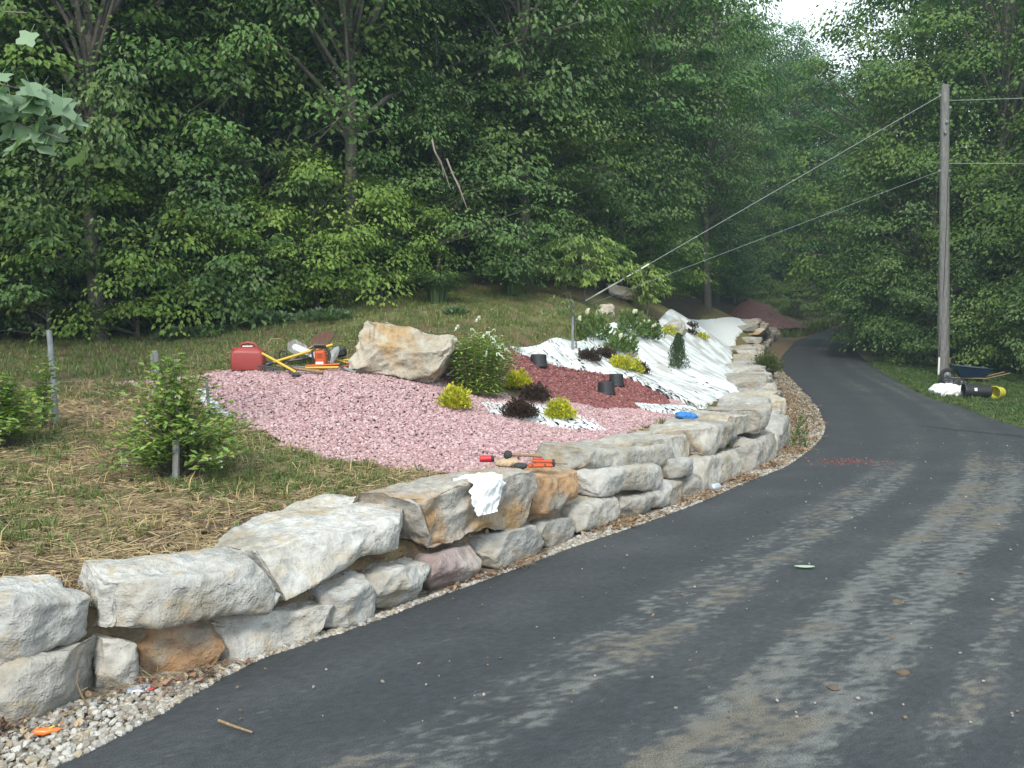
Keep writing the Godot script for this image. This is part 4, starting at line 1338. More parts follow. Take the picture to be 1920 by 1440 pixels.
func build_loosestrife() -> void:
	var r := RandomNumberGenerator.new()
	r.seed = 33
	var o := thing("loosestrife", "tall leafy clump with nodding white flower spikes beside the big boulder", "flowering plant", on(-0.36, 9.75))
	var stems := MB.new()
	var leaves := MB.new()
	var spike := MB.new()
	for k in 90:
		var s := k / 90.0
		var p := Vector3(0.045 * sin(s * 2.4), 0.06 * sin(s * PI * 0.85), 0) + Vector3(s * 0.05, 0, 0)
		var out := Vector3(r.randf_range(-1, 1), r.randf_range(-1, 1), r.randf_range(-1, 1)).normalized()
		var nrm := out.cross(Vector3.ONE).normalized()
		spike.leaf(p, out, nrm, 0.016 * (1.15 - s * 0.8), 0.013, Color(0.80, 0.82, 0.80))
	var spike_mesh := spike.mesh()
	var flowers := 0
	for k in 105:
		var a := r.randf() * TAU
		var q := sqrt(r.randf())
		var foot := Vector3(cos(a) * 0.22 * q, 0, sin(a) * 0.22 * q)
		var head := Vector3(cos(a) * 0.44 * q, 0.74 - 0.27 * q * q + r.randf_range(-0.16, 0.07), sin(a) * 0.40 * q)
		var mid := foot.lerp(head, 0.5) - Vector3(cos(a), 0, sin(a)) * 0.03
		stems.tube([foot, mid, head], [0.004, 0.0035, 0.002], 4, false)
		for j in 30:
			var t := 0.03 + 0.97 * j / 30.0
			var p := foot.lerp(mid, minf(1.0, t * 2.0)) if t < 0.5 else mid.lerp(head, t * 2.0 - 1.0)
			var b := j * 2.4 + r.randf() * 0.6
			var dir := Vector3(cos(b), 0.40 - 0.6 * r.randf(), sin(b)).normalized()
			var nrm := (Vector3.UP - dir * dir.y).normalized()
			var col := [Color(0.24, 0.35, 0.085), Color(0.29, 0.40, 0.11), Color(0.19, 0.29, 0.07), Color(0.41, 0.44, 0.09)][r.randi() % (4 if t < 0.4 else 3)] as Color
			leaves.leaf(p, dir, nrm, r.randf_range(0.065, 0.105), 0.03, col * r.randf_range(0.8, 1.2))
		if flowers < 20 and k % 4 == 0:
			flowers += 1
			var f := part("flower_spike", spike_mesh, M["leaf"], o, head)
			f.rotation = Vector3(0, r.randf() * TAU, 0)
			f.scale = Vector3.ONE * r.randf_range(0.75, 1.1)
	part("stem", stems.mesh(true), M["tan_wood"], o)
	part("foliage", leaves.mesh(), M["leaf"], o)

func build_lawn_plants() -> void:
	# blueberry bushes on the lawn: arching twigs with oval leaves
	berry_bush("leafy blueberry bush with small pale berries on the lawn in front of the pink bed", -2.28, 6.0, 0.50, 1.02, 3200, 101)
	berry_bush("leafy blueberry bush beside the tall metal post at the lawn's edge", -3.72, 6.4, 0.30, 0.72, 2300, 102)
	berry_bush("spindly blueberry shoot rising behind the bush by the metal post", -3.75, 7.05, 0.18, 0.78, 360, 103)
	var mb := MB.new()
	mb.tube([Vector3(0, -0.2, 0), Vector3(-0.01, 0.4, 0), Vector3(-0.03, 0.78, 0.0)], [0.022, 0.022, 0.021], 12)
	single("metal_post", mb.mesh(true), M["galvanised"], "tall grey metal post standing in the lawn by a blueberry bush", "post", on(-3.8, 7.32))
	var p := MB.new()
	p.chamfer(Vector3(0, 0.06, 0), Vector3(0.085, 0.40, 0.03), Basis(Vector3(0, 0, 1), 0.05), 0.004)
	single("wooden_stake", p.mesh(), M["grey_board"], "wide weathered grey board stake behind the larger blueberry bush", "stake", on(-3.98, 9.85))
	p = MB.new()
	p.chamfer(Vector3(0, 0.09, 0), Vector3(0.022, 0.26, 0.02), Basis(Vector3(0, 0, 1), -0.08), 0.003)
	single("wooden_stake", p.mesh(), M["tan_wood"], "short bare wooden stake in the lawn beside the larger blueberry bush", "stake", on(-3.06, 7.3))
	p = MB.new()
	p.chamfer(Vector3(0.04, 0.11, 0), Vector3(0.022, 0.30, 0.02), Basis(Vector3(0, 0, 1), -0.45), 0.003)
	single("wooden_stake", p.mesh(), M["grey_board"], "pale leaning stake behind the larger blueberry bush", "stake", on(-3.56, 8.72))
	p = MB.new()
	p.chamfer(Vector3(-0.01, 0.14, 0), Vector3(0.024, 0.40, 0.02), Basis(Vector3(0, 0, 1), 0.06), 0.003)
	single("wooden_stake", p.mesh(), M["old_wood"], "thin dark stake at the white-edged corner of the pink bed", "stake", on(-2.84, 8.25))
	p = MB.new()
	p.chamfer(Vector3(0.0, 0.12, 0), Vector3(0.04, 0.34, 0.03), Basis(Vector3(0, 0, 1), -0.04), 0.004)
	single("wooden_stake", p.mesh(), M["old_wood"], "short grey stake inside the larger blueberry bush", "stake", on(-2.22, 5.78))

func berry_bush(label: String, x: float, d: float, radius: float, height: float, leaves: int, seed_: int) -> void:
	var r := RandomNumberGenerator.new()
	r.seed = seed_
	var o := thing("blueberry_bush", label, "bush", on(x, d), 0.0, "blueberry bushes on the lawn")
	var stems := MB.new()
	var mb := MB.new()
	var berries := MB.new()
	var shoots := maxi(5, leaves / 26)
	for k in shoots:
		var a := r.randf() * TAU
		var q := pow(r.randf(), 0.85)
		var tall := height * r.randf_range(0.25, 1.0) * (1.0 - 0.62 * q)
		var tip := Vector3(cos(a) * radius * q * 1.15, tall, sin(a) * radius * q * 1.15)
		var mid := Vector3(tip.x * 0.35, tall * 0.55, tip.z * 0.35)
		stems.tube([Vector3(tip.x * 0.08, -0.02, tip.z * 0.08), mid, tip], [0.005, 0.004, 0.0015], 4, false)
		for j in 26:
			var t := 0.25 + 0.75 * j / 26.0
			var p := mid.lerp(tip, (t - 0.25) / 0.75)
			var b := j * 2.4 + r.randf()
			p += Vector3(r.randf_range(-0.05, 0.05), r.randf_range(-0.04, 0.04), r.randf_range(-0.05, 0.05))
			var dir := Vector3(cos(b), r.randf_range(-0.1, 0.8), sin(b)).normalized()
			var nrm := (Vector3.UP + Vector3(r.randf_range(-0.6, 0.6), 0, r.randf_range(-0.6, 0.6)))
			nrm = (nrm - dir * nrm.dot(dir)).normalized()
			var l := r.randf_range(0.04, 0.075)
			var col := [Color(0.165, 0.265, 0.052), Color(0.20, 0.31, 0.07), Color(0.135, 0.215, 0.048), Color(0.29, 0.345, 0.07)][r.randi() % 4] as Color
			mb.leaf(p, dir, nrm, l, l * 0.5, col * r.randf_range(0.8, 1.2))
		if k % 12 == 0:
			for j in 2:
				berries.lathe([[0.0, -0.007], [0.006, -0.004], [0.006, 0.004], [0.0, 0.007]], 6, tip + Vector3(r.randf_range(-0.03, 0.03), -0.04 + r.randf_range(-0.03, 0.02), r.randf_range(-0.03, 0.03)))
	part("stem", stems.mesh(true), M["bark"], o)
	part("foliage", mb.mesh(), M["leaf"], o)
	if berries.v.size():
		var b := part("berries", berries.mesh(true), M["berry"] if M.has("berry") else mat("berry", lin(0.26, 0.32, 0.34), 0.6), o)
		b.set_meta("kind", "stuff")

func tuft(seed_: int, n: int, height: float, spread: float, width: float) -> ArrayMesh:
	var r := RandomNumberGenerator.new()
	r.seed = seed_
	var mb := MB.new()
	for k in n:
		var a := r.randf() * TAU
		var foot := Vector3(cos(a), 0, sin(a)) * spread * 0.5 * r.randf()
		var out := Vector3(cos(a + r.randf_range(-1, 1)), 0, sin(a + r.randf_range(-1, 1)))
		var h := height * r.randf_range(0.5, 1.1)
		var side := out.cross(Vector3.UP) * width * 0.5
		var mid := foot + out * h * 0.2 + Vector3(0, h * 0.6, 0)
		var tip := foot + out * h * r.randf_range(0.4, 0.9) + Vector3(0, h * r.randf_range(0.6, 1.0), 0)
		var k0 := mb.v.size()
		mb.v.append_array([foot - side, foot + side, mid + side * 0.8, mid - side * 0.8, tip])
		mb.i.append_array([k0, k0 + 1, k0 + 2, k0, k0 + 2, k0 + 3, k0 + 3, k0 + 2, k0 + 4])
	return mb.mesh()

func straw(seed_: int, n: int, spread: float) -> ArrayMesh:
	var r := RandomNumberGenerator.new()
	r.seed = seed_
	var mb := MB.new()
	for k in n:
		var a := r.randf() * TAU
		var l := r.randf_range(0.05, 0.16)
		var p := Vector3(r.randf_range(-1, 1) * spread, r.randf_range(0.002, 0.018), r.randf_range(-1, 1) * spread)
		var q := p + Vector3(cos(a) * l, r.randf_range(-0.006, 0.03), sin(a) * l)
		var side := Vector3(-sin(a), 0, cos(a)) * r.randf_range(0.0012, 0.0028)
		var k0 := mb.v.size()
		mb.v.append_array([p - side, p + side, q + side, q - side, (p + q) * 0.5 + Vector3(0, 0.004, 0)])
		mb.i.append_array([k0, k0 + 1, k0 + 4, k0 + 1, k0 + 2, k0 + 4, k0 + 2, k0 + 3, k0 + 4, k0 + 3, k0, k0 + 4])
	return mb.mesh()

func curled(seed_: int) -> ArrayMesh:
	var r := RandomNumberGenerator.new()
	r.seed = seed_
	var mb := MB.new()
	for k in 6:
		var t := k / 5.0
		var w := 0.28 * sin(PI * (0.12 + 0.8 * t))
		var y := 0.22 * pow(t - 0.5, 2.0) * 2.0
		mb.v.append(Vector3(-w, y + 0.12 * r.randf(), t - 0.5))
		mb.v.append(Vector3(0, y * 0.7, t - 0.5))
		mb.v.append(Vector3(w, y + 0.12 * r.randf(), t - 0.5))
	for k in 5:
		var a := k * 3
		mb.i.append_array([a, a + 3, a + 4, a, a + 4, a + 1, a + 1, a + 4, a + 5, a + 1, a + 5, a + 2])
	return mb.mesh()

func cover(called: String, label: String, category: String, seed_: int, count: int, meshes: Array, material: Material, where: Callable, scale: Vector2, cols: Array, tilt := 0.15) -> void:
	var r := RandomNumberGenerator.new()
	r.seed = seed_
	var o := thing(called, label, category)
	o.set_meta("kind", "stuff")
	for m in meshes:
		var places := []
		var tints := []
		var tries := 0
		while places.size() < count / meshes.size() and tries < count * 30:
			tries += 1
			var p = where.call(r)
			if p == null:
				continue
			var s := r.randf_range(scale.x, scale.y)
			places.append(Transform3D(Basis.from_euler(Vector3(r.randf_range(-tilt, tilt), r.randf() * TAU, r.randf_range(-tilt, tilt))).scaled(Vector3.ONE * s), p))
			tints.append(cols[r.randi() % cols.size()] * r.randf_range(0.75, 1.25))
		many("patch", m, material, places, tints, o)

func build_ground_cover() -> void:
	var lawn := func(r: RandomNumberGenerator):
		var d := 3.2 + 9.0 * pow(r.randf(), 1.4)
		var x := along(WALL, d) - 0.35 - 7.0 * r.randf()
		if x < -0.64 * d - 0.6 or inside(BED, x, d):
			return null
		return [x, d]
	var greener := func(r: RandomNumberGenerator):
		var p = lawn.call(r)
		if p == null or big.get_noise_2d(p[0] * 0.45 + 40.0, p[1] * 0.45) + 0.36 + 0.5 * fine.get_noise_2d(p[0] * 0.5, p[1] * 0.5) < r.randf() * 0.75:
			return null
		if p[1] > 10.0 and r.randf() < 0.7:
			return null
		return on(p[0], p[1], -0.005)
	var greens := [Color(0.085, 0.15, 0.035), Color(0.11, 0.175, 0.045), Color(0.14, 0.17, 0.05), Color(0.22, 0.20, 0.08)]
	cover("lawn_grass", "short green grass growing in patches over the lawn", "grass", 201, 4600, [tuft(1, 11, 0.075, 0.09, 0.005), tuft(2, 9, 0.055, 0.10, 0.005)], M["grass_blade"], greener, Vector2(0.7, 1.4), greens)
	var anywhere := func(r: RandomNumberGenerator):
		var p = lawn.call(r)
		return null if p == null or (p[1] > 9.5 and r.randf() < 0.6) else on(p[0], p[1], 0.002)
	cover("straw", "cut dry stalks and straw lying over the lawn", "straw", 202, 5200, [straw(3, 9, 0.09), straw(4, 7, 0.10)], M["dry_leaf"], anywhere, Vector2(0.45, 1.05), [Color(0.32, 0.245, 0.125), Color(0.24, 0.175, 0.095), Color(0.40, 0.325, 0.17), Color(0.17, 0.115, 0.068)])
	cover("stubble", "upright stubble of cut weeds on the lawn", "stubble", 203, 700, [tuft(5, 4, 0.10, 0.05, 0.004)], M["dry_leaf"], anywhere, Vector2(0.7, 1.3), [Color(0.40, 0.31, 0.15), Color(0.30, 0.22, 0.12)])
	var browns := [Color(0.17, 0.09, 0.055), Color(0.24, 0.14, 0.085), Color(0.12, 0.07, 0.042), Color(0.32, 0.22, 0.14), Color(0.40, 0.31, 0.21)]
	cover("lawn_leaves", "fallen brown leaves among the straw on the lawn", "leaves", 204, 4600, [curled(6), curled(7)], M["dry_leaf"], anywhere, Vector2(0.025, 0.06), browns, 0.5)
	var foot := func(r: RandomNumberGenerator):
		var d := 3.0 + 16.0 * pow(r.randf(), 1.1)
		var x := along(WALL, d) + 0.02 + absf(r.randfn(0.0, 0.20))
		if x > along(ROAD_LEFT, d) + 0.05 or (big.get_noise_1d(d * 1.4) + smoothstep(3.0, 5.0, d) * 0.35 - 0.05 < r.randf() * 0.6):
			return null
		return V(x, d, road_height(d) + 0.022 + 0.02 * r.randf())
	cover("leaf_litter", "dry reddish-brown leaves drifted along the foot of the wall", "leaves", 205, 3000, [curled(8), curled(9), curled(10)], M["dry_leaf"], foot, Vector2(0.018, 0.05), browns, 0.8)
	cover("wall_foot_straw", "dry grass and stems caught along the foot of the wall", "straw", 206, 260, [straw(11, 8, 0.07)], M["dry_leaf"], foot, Vector2(0.45, 0.9), [Color(0.26, 0.19, 0.10), Color(0.18, 0.125, 0.075)], 0.3)
	var ledge := func(r: RandomNumberGenerator):
		var d := 3.4 + 6.5 * r.randf()
		var slope := along(WALL, d + 0.4) - along(WALL, d - 0.4)
		var t := atan2(0.8, slope)
		var b := r.randf_range(0.12, 0.3)
		return V(along(WALL, d) - sin(t) * b, d + cos(t) * b, r.randf_range(0.2, 0.27))
	cover("ledge_litter", "dead leaves caught on the ledges between the wall courses", "leaves", 207, 420, [curled(12)], M["dry_leaf"], ledge, Vector2(0.03, 0.06), browns, 0.6)
	var scraped := func(r: RandomNumberGenerator):
		var d := r.randf_range(9.8, 18.0)
		var x := r.randf_range(-8.5, 3.5)
		if x > along(WALL, d) - 1.0 or inside(BED, x, d) or inside([[0.0, 11.8], [0.74, 13.7], [2.04, 17.85], [3.44, 21.2], [6, 19], [2.5, 11.3]], x, d) or d > along(WOODS_EDGE, x) + 0.5:
			return null
		if fine.get_noise_2d(x * 0.6, d * 0.6) + 0.2 < r.randf() * 0.5:
			return null
		return on(x, d, -0.005)
	cover("bank_grass", "thin weedy grass on the scraped bank below the woods", "grass", 208, 8000, [tuft(13, 9, 0.10, 0.14, 0.006), tuft(14, 8, 0.07, 0.16, 0.006)], M["grass_blade"], scraped, Vector2(0.7, 1.4), [Color(0.11, 0.165, 0.042), Color(0.15, 0.185, 0.055), Color(0.23, 0.21, 0.085), Color(0.13, 0.185, 0.055)])
	cover("bank_litter", "broken leaves and bits of brush on the scraped earth", "leaves", 209, 900, [curled(15), straw(16, 5, 0.2)], M["dry_leaf"], scraped, Vector2(0.06, 0.12), [Color(0.16, 0.20, 0.10), Color(0.24, 0.16, 0.09), Color(0.30, 0.24, 0.15)], 0.5)
	var verge := func(r: RandomNumberGenerator):
		var d := r.randf_range(11.5, 27.0)
		var x := along(ROAD_RIGHT, d) + 0.02 + 3.6 * r.randf()
		return V(x, d, road_height(d))
	cover("verge_grass", "mown green grass on the verge around the pole", "grass", 210, 5200, [tuft(17, 12, 0.07, 0.18, 0.009), tuft(18, 12, 0.05, 0.2, 0.009)], M["grass_blade"], verge, Vector2(0.8, 1.4), [Color(0.055, 0.11, 0.025), Color(0.075, 0.13, 0.03), Color(0.10, 0.14, 0.04)])
	var far_edge := func(r: RandomNumberGenerator):
		var d := r.randf_range(38.0, 50.0)
		var x := along(ROAD_LEFT, d) - 0.1 - 1.4 * r.randf()
		return V(x, d, ground_height(x, d) - 0.02)
	cover("roadside_weeds", "tall yellowish weeds where the driveway bends away", "weeds", 211, 420, [tuft(19, 12, 0.45, 0.3, 0.02)], M["grass_blade"], far_edge, Vector2(0.7, 1.2), [Color(0.14, 0.17, 0.05), Color(0.20, 0.19, 0.07), Color(0.09, 0.14, 0.04)])
	# cut vines and brush thrown down at the edge of the woods
	var r := RandomNumberGenerator.new()
	r.seed = 220
	for p in [[-2.9, 13.9, 0.42, "tool pile"], [-3.9, 14.3, 0.5, "fuel can"], [-5.2, 14.0, 0.4, "larger blueberry bush"], [-0.9, 14.0, 0.16, "boulder"]]:
		var o := shrub("cut_brush", "heap of cut leafy vines on the bare earth behind the %s" % p[3], "brush", "cut brush before the woods", p[0], p[1], p[2], p[2] * 0.30, int(1100.0 * p[2]), 0.10, [Color(0.10, 0.16, 0.07), Color(0.15, 0.21, 0.12), Color(0.07, 0.12, 0.045)], r.randi() % 1000, 0.75)
		o.rotation.y = r.randf()
	# weeds growing from the foot of the wall
	for p in [[3.42, 10.6, 0.10, 0.42], [2.1, 9.05, 0.07, 0.10], [0.95, 7.35, 0.05, 0.07]]:
		shrub("wall_weed", ["tall green weed growing at the foot of the wall on the bend", "low green weed at the foot of the wall", "tiny green weed in a gap of the wall foot"][0 if p[3] > 0.3 else (1 if p[3] > 0.08 else 2)], "weed", "weeds at the wall foot", p[0] + 0.06, p[1], p[2], p[3], 160, 0.05, [Color(0.10, 0.17, 0.04), Color(0.08, 0.14, 0.035)], r.randi() % 1000, 0.4)

# ------------------------------------------------------------------ rocks, pots, tools and everything lying about
func build_rocks_and_pots() -> void:
	var o := single("boulder", rock(406, Vector3(0.55, 0.28, 0.36), 0.02, 5, 0.75, 9.0, 0.8), M["stone"], "large tan and grey limestone boulder at the back of the pink gravel bed", "boulder", V(-1.15, 9.72, 1.17))
	o.rotation = Vector3(0.10, -0.12, -0.16)
	o = single("rock", rock(402, Vector3(0.19, 0.15, 0.16), 0.03, 5, 1.3, 3.2, 0.4), M["stone"], "pale rock alone on the bank above the hydrangeas", "rock", on(1.92, 18.1, 0.09))
	o = single("rock", rock(403, Vector3(0.27, 0.17, 0.2), 0.035, 3, 1.3, 3.6, 0.4), M["stone"], "pale grey rock high on the white fabric", "rock", on(3.85, 21.0, 0.13))
	o = single("rock", rock(404, Vector3(0.17, 0.045, 0.1), 0.02, 5, 1.0, 4.0, 0.4), M["stone"], "flat tan slab of rock on the fabric below the hydrangeas", "rock", on(2.02, 15.3, 0.05))
	o.rotation.y = -0.8
	o = single("rock", rock(405, Vector3(0.5, 0.14, 0.3), 0.04, 3, 1.3, 3.6, 0.4), M["stone"], "brown rock ledge on the bank below the slim sapling", "rock", on(2.75, 22.2, 0.15))
	o.rotation.z = -0.3
	for p in [[0.36, 12.0, 0.118, "black nursery pot upside down in red mulch at the fabric's edge"], [1.25, 11.7, 0.118, "black nursery pot upside down in the red mulch, nearer of the pair"], [1.45, 12.25, 0.105, "black nursery pot upside down in the red mulch, behind its twin"]]:
		var t := thing("nursery_pot", p[3], "pot", on(p[0], p[1]), 0.0, "upturned nursery pots")
		var s: float = p[2]
		var mb := MB.new()
		mb.lathe([[s * 1.04, 0.0], [s * 1.04, 0.025], [s, 0.028], [s * 0.90, 0.155], [s * 0.84, 0.165], [s * 0.80, 0.150], [s * 0.3, 0.150], [s * 0.28, 0.158], [0.0, 0.158]], 24)
		part("body", mb.mesh(true), M["black_plastic"], t)
		mb = MB.new()
		mb.lathe([[s * 1.06, 0.0], [s * 1.085, 0.004], [s * 1.085, 0.022], [s * 1.04, 0.027]], 24)
		part("rim", mb.mesh(true), M["black_plastic"], t)

func rod(parent: Node3D, called: String, pts: Array, radii: Array, material: String, sides := 8) -> MeshInstance3D:
	var mb := MB.new()
	mb.tube(pts, radii, sides)
	return part(called, mb.mesh(true), M[material], parent)

func blade(parent: Node3D, called: String, outline: Array, at: Transform3D, thick: float, dish: float, material: String) -> void:
	# outline: [x, y] half-plane points of a flat plate, dished by x
	var mb := MB.new()
	var n := outline.size()
	var c := Vector2.ZERO
	for p in outline:
		c += Vector2(p[0], p[1]) / n
	for s in [1.0, -1.0]:
		var mid := at * Vector3(c.x, c.y, s * thick * 0.5 - dish)
		for k in n:
			var a = outline[k]
			var b = outline[(k + 1) % n]
			mb.tri(mid, at * Vector3(a[0], a[1], s * thick * 0.5), at * Vector3(b[0], b[1], s * thick * 0.5), at.basis.z * s)
	for k in n:
		var a = outline[k]
		var b = outline[(k + 1) % n]
		var out := Vector3(a[0] + b[0] - 2.0 * c.x, a[1] + b[1] - 2.0 * c.y, 0)
		mb.quad(at * Vector3(a[0], a[1], thick * 0.5), at * Vector3(b[0], b[1], thick * 0.5), at * Vector3(b[0], b[1], -thick * 0.5), at * Vector3(a[0], a[1], -thick * 0.5), at.basis * out)
	part(called, mb.mesh(), M[material], parent)

func facing(dir: Vector3, up := Vector3.UP) -> Basis:
	# y axis along dir, z axis as near to up as can be
	var y := dir.normalized()
	var z := (up - y * up.dot(y)).normalized()
	return Basis(y.cross(z), y, z)

const SHOVEL := [[-0.03, 0.0], [-0.10, 0.02], [-0.105, 0.16], [-0.06, 0.25], [0.0, 0.29], [0.06, 0.25], [0.105, 0.16], [0.10, 0.02], [0.03, 0.0]]

func build_tools() -> void:
	# fuel can
	var can := thing("fuel_can", "weathered red plastic fuel can standing beside the tool pile", "fuel can", on(-2.9, 9.72), 0.12)
	var mb := MB.new()
	var ring := func(y: float, hx: float, hz: float, b: float) -> Array:
		var out := []
		for q in [[1, 1], [-1, 1], [-1, -1], [1, -1]]:
			for t in 4:
				var a: float = atan2(q[1], q[0]) - PI / 4 + t * PI / 6
				out.append(Vector3(q[0] * (hx - b) + cos(a) * b, y, q[1] * (hz - b) + sin(a) * b))
		return out
	var rings := [ring.call(0.0, 0.155, 0.105, 0.03), ring.call(0.012, 0.172, 0.12, 0.035), ring.call(0.10, 0.178, 0.122, 0.035), ring.call(0.185, 0.172, 0.12, 0.035), ring.call(0.215, 0.155, 0.11, 0.04), ring.call(0.245, 0.105, 0.07, 0.03), ring.call(0.252, 0.09, 0.055, 0.025)]
	for rr in rings:
		for p in rr:
			mb.v.append(p)
	var n: int = rings[0].size()
	for j in rings.size() - 1:
		for k in n:
			var a := j * n + k
			var b := j * n + (k + 1) % n
			mb.i.append_array([a, b + n, b, a, a + n, b + n])
	var top := mb.v.size()
	mb.v.append(Vector3(0, 0.252, 0))
	for k in n:
		mb.i.append_array([top, top - n + (k + 1) % n, top - n + k])
	part("body", mb.mesh(true), M["red_plastic"], can)
	rod(can, "handle", [Vector3(-0.085, 0.235, 0.0), Vector3(-0.07, 0.285, 0), Vector3(0.0, 0.30, 0), Vector3(0.07, 0.285, 0), Vector3(0.10, 0.23, 0)], [0.017, 0.017, 0.017, 0.017, 0.019], "red_plastic", 10)
	mb = MB.new()
	mb.lathe([[0.0, 0.0], [0.026, 0.0], [0.026, 0.032], [0.022, 0.036], [0.0, 0.036]], 14, Vector3(-0.135, 0.21, 0.03))
	part("cap", mb.mesh(true), M["red_paint"], can)
	mb = MB.new()
	mb.chamfer(Vector3(0.0, 0.262, 0.05), Vector3(0.11, 0.012, 0.012), Basis(), 0.003)
	part("label_strip", mb.mesh(), M["white_print"], can)
	# the pile of tools; all points are in the place's own metres
	var t := thing("garden_rake", "bow rake with a steel toothed head and long yellow handle in the tool pile", "rake")
	rod(t, "handle", [V(-2.62, 9.62, 1.10), V(-2.30, 9.72, 1.20), V(-2.0, 9.85, 1.29)], [0.015, 0.015, 0.015], "yellow_paint")
	rod(t, "ferrule", [V(-2.68, 9.60, 1.08), V(-2.60, 9.625, 1.107)], [0.010, 0.018], "dark_steel")
	var head := rod(t, "head", [V(-2.76, 9.60, 1.075), V(-2.50, 9.50, 1.045)], [0.008, 0.008], "dark_steel", 6)
	for k in 13:
		var p := V(-2.76, 9.60, 1.075).lerp(V(-2.50, 9.50, 1.045), k / 12.0)
		rod(head, "tine", [p, p + Vector3(0.004, -0.03, 0.025), p + Vector3(0.004, -0.065, 0.03)], [0.0045, 0.004, 0.002], "dark_steel", 5)
	t = thing("hoe", "yellow-handled hoe leaning from the fuel can down to the gravel", "hoe")
	rod(t, "handle", [V(-2.70, 9.55, 1.205), V(-2.30, 9.38, 1.015)], [0.014, 0.014], "yellow_paint")
	blade(t, "blade", [[-0.07, 0.0], [0.07, 0.0], [0.08, 0.10], [-0.08, 0.10]], Transform3D(facing(Vector3(0.9, -0.1, 0.3)), V(-2.34, 9.40, 0.995)), 0.004, 0.004, "dark_steel")
	t = thing("bent_pipe", "thin tan rod with a bent end standing up behind the fuel can", "rod")
	rod(t, "rod", [V(-2.82, 9.95, 1.02), V(-2.78, 9.95, 1.25), V(-2.72, 9.98, 1.345), V(-2.62, 10.02, 1.35)], [0.009, 0.009, 0.009, 0.009], "tan_wood")
	t = thing("rusty_shovel", "old shovel with wooden handle and rust-brown blade raised above the tool pile", "shovel")
	rod(t, "handle", [V(-2.56, 9.85, 1.06), V(-2.28, 10.0, 1.25), V(-2.22, 10.03, 1.29)], [0.015, 0.016, 0.016], "tan_wood")
	blade(t, "blade", SHOVEL, Transform3D(facing(Vector3(0.75, 0.55, -0.2), Vector3(-0.2, 0.5, 0.8)), V(-2.25, 10.0, 1.27)), 0.006, 0.02, "rust")
	t = thing("grey_spade", "spade with worn pale grey blade lying in the tool pile", "spade")
	blade(t, "blade", [[-0.075, 0.0], [-0.085, 0.03], [-0.075, 0.17], [0.0, 0.21], [0.075, 0.17], [0.085, 0.03], [0.075, 0.0]], Transform3D(facing(Vector3(-0.75, 0.45, 0.0), Vector3(0.1, 0.4, 0.9)), V(-2.36, 10.02, 1.20)), 0.006, 0.015, "grey_board")
	rod(t, "handle", [V(-2.38, 10.02, 1.21), V(-2.05, 9.95, 1.09), V(-1.85, 9.9, 1.06)], [0.015, 0.015, 0.015], "grey_board")
	t = thing("pointed_shovel", "steel pointed shovel leaning upright against the chainsaw", "shovel")
	blade(t, "blade", SHOVEL.map(func(p): return [p[0] * 0.62, p[1] * 0.72]), Transform3D(facing(Vector3(0.5, 0.8, -0.15), Vector3(-0.5, 0.3, 0.8)), V(-2.02, 9.72, 1.10)), 0.006, 0.015, "steel")
	rod(t, "handle", [V(-2.01, 9.72, 1.11), V(-2.2, 9.75, 1.045), V(-2.62, 9.82, 1.05)], [0.014, 0.014, 0.014], "tan_wood")
	# chainsaw
	var saw := thing("chainsaw", "orange chainsaw standing on its tail in the tool pile", "chainsaw", V(-2.10, 9.70, 1.04))
	mb = MB.new()
	mb.chamfer(Vector3(0, 0.11, 0), Vector3(0.115, 0.165, 0.13), Basis(Vector3(0, 0, 1), 0.05), 0.02)
	mb.chamfer(Vector3(-0.005, 0.025, 0.01), Vector3(0.10, 0.05, 0.10), Basis(Vector3(0, 0, 1), 0.05), 0.015)
	var engine := part("body", mb.mesh(), M["orange_plastic"], saw)
	mb = MB.new()
	mb.chamfer(Vector3(0.0, 0.055, 0.07), Vector3(0.085, 0.028, 0.01), Basis(), 0.004)
	part("name_plate", mb.mesh(), M["white_print"], engine)
	for k in 3:
		mb = MB.new()
		mb.chamfer(Vector3(0.0, 0.115 + k * 0.02, 0.067), Vector3(0.06, 0.007, 0.006), Basis(), 0.002)
		part("cooling_slot", mb.mesh(), M["black_plastic"], engine)
	rod(saw, "front_handle", [Vector3(-0.07, 0.06, 0.05), Vector3(-0.085, 0.19, 0.05), Vector3(-0.04, 0.225, 0.0), Vector3(0.05, 0.225, -0.03), Vector3(0.085, 0.17, -0.04), Vector3(0.085, 0.06, -0.02)], [0.013, 0.013, 0.013, 0.013, 0.013, 0.013], "black_plastic")
	mb = MB.new()
	mb.chamfer(Vector3(0.0, 0.235, 0.03), Vector3(0.13, 0.05, 0.012), Basis(Vector3(1, 0, 0), 0.4), 0.005)
	part("hand_guard", mb.mesh(), M["black_plastic"], saw)
	rod(saw, "rear_handle", [Vector3(0.03, 0.03, 0.04), Vector3(0.05, -0.01, 0.08), Vector3(-0.03, -0.02, 0.09), Vector3(-0.045, 0.03, 0.05)], [0.014, 0.014, 0.014, 0.014], "orange_plastic")
	blade(saw, "guide_bar", [[-0.035, 0.0], [-0.035, 0.33], [-0.02, 0.36], [0.02, 0.36], [0.035, 0.33], [0.035, 0.0]], Transform3D(facing(Vector3(-0.86, 0.32, -0.35), Vector3(0, 0.3, 1)), Vector3(-0.03, 0.12, -0.03)), 0.008, 0.0, "steel")
	# loppers and other long-handled cutters
	t = thing("loppers", "loppers with yellow arms and black grips pointing at the boulder", "loppers")
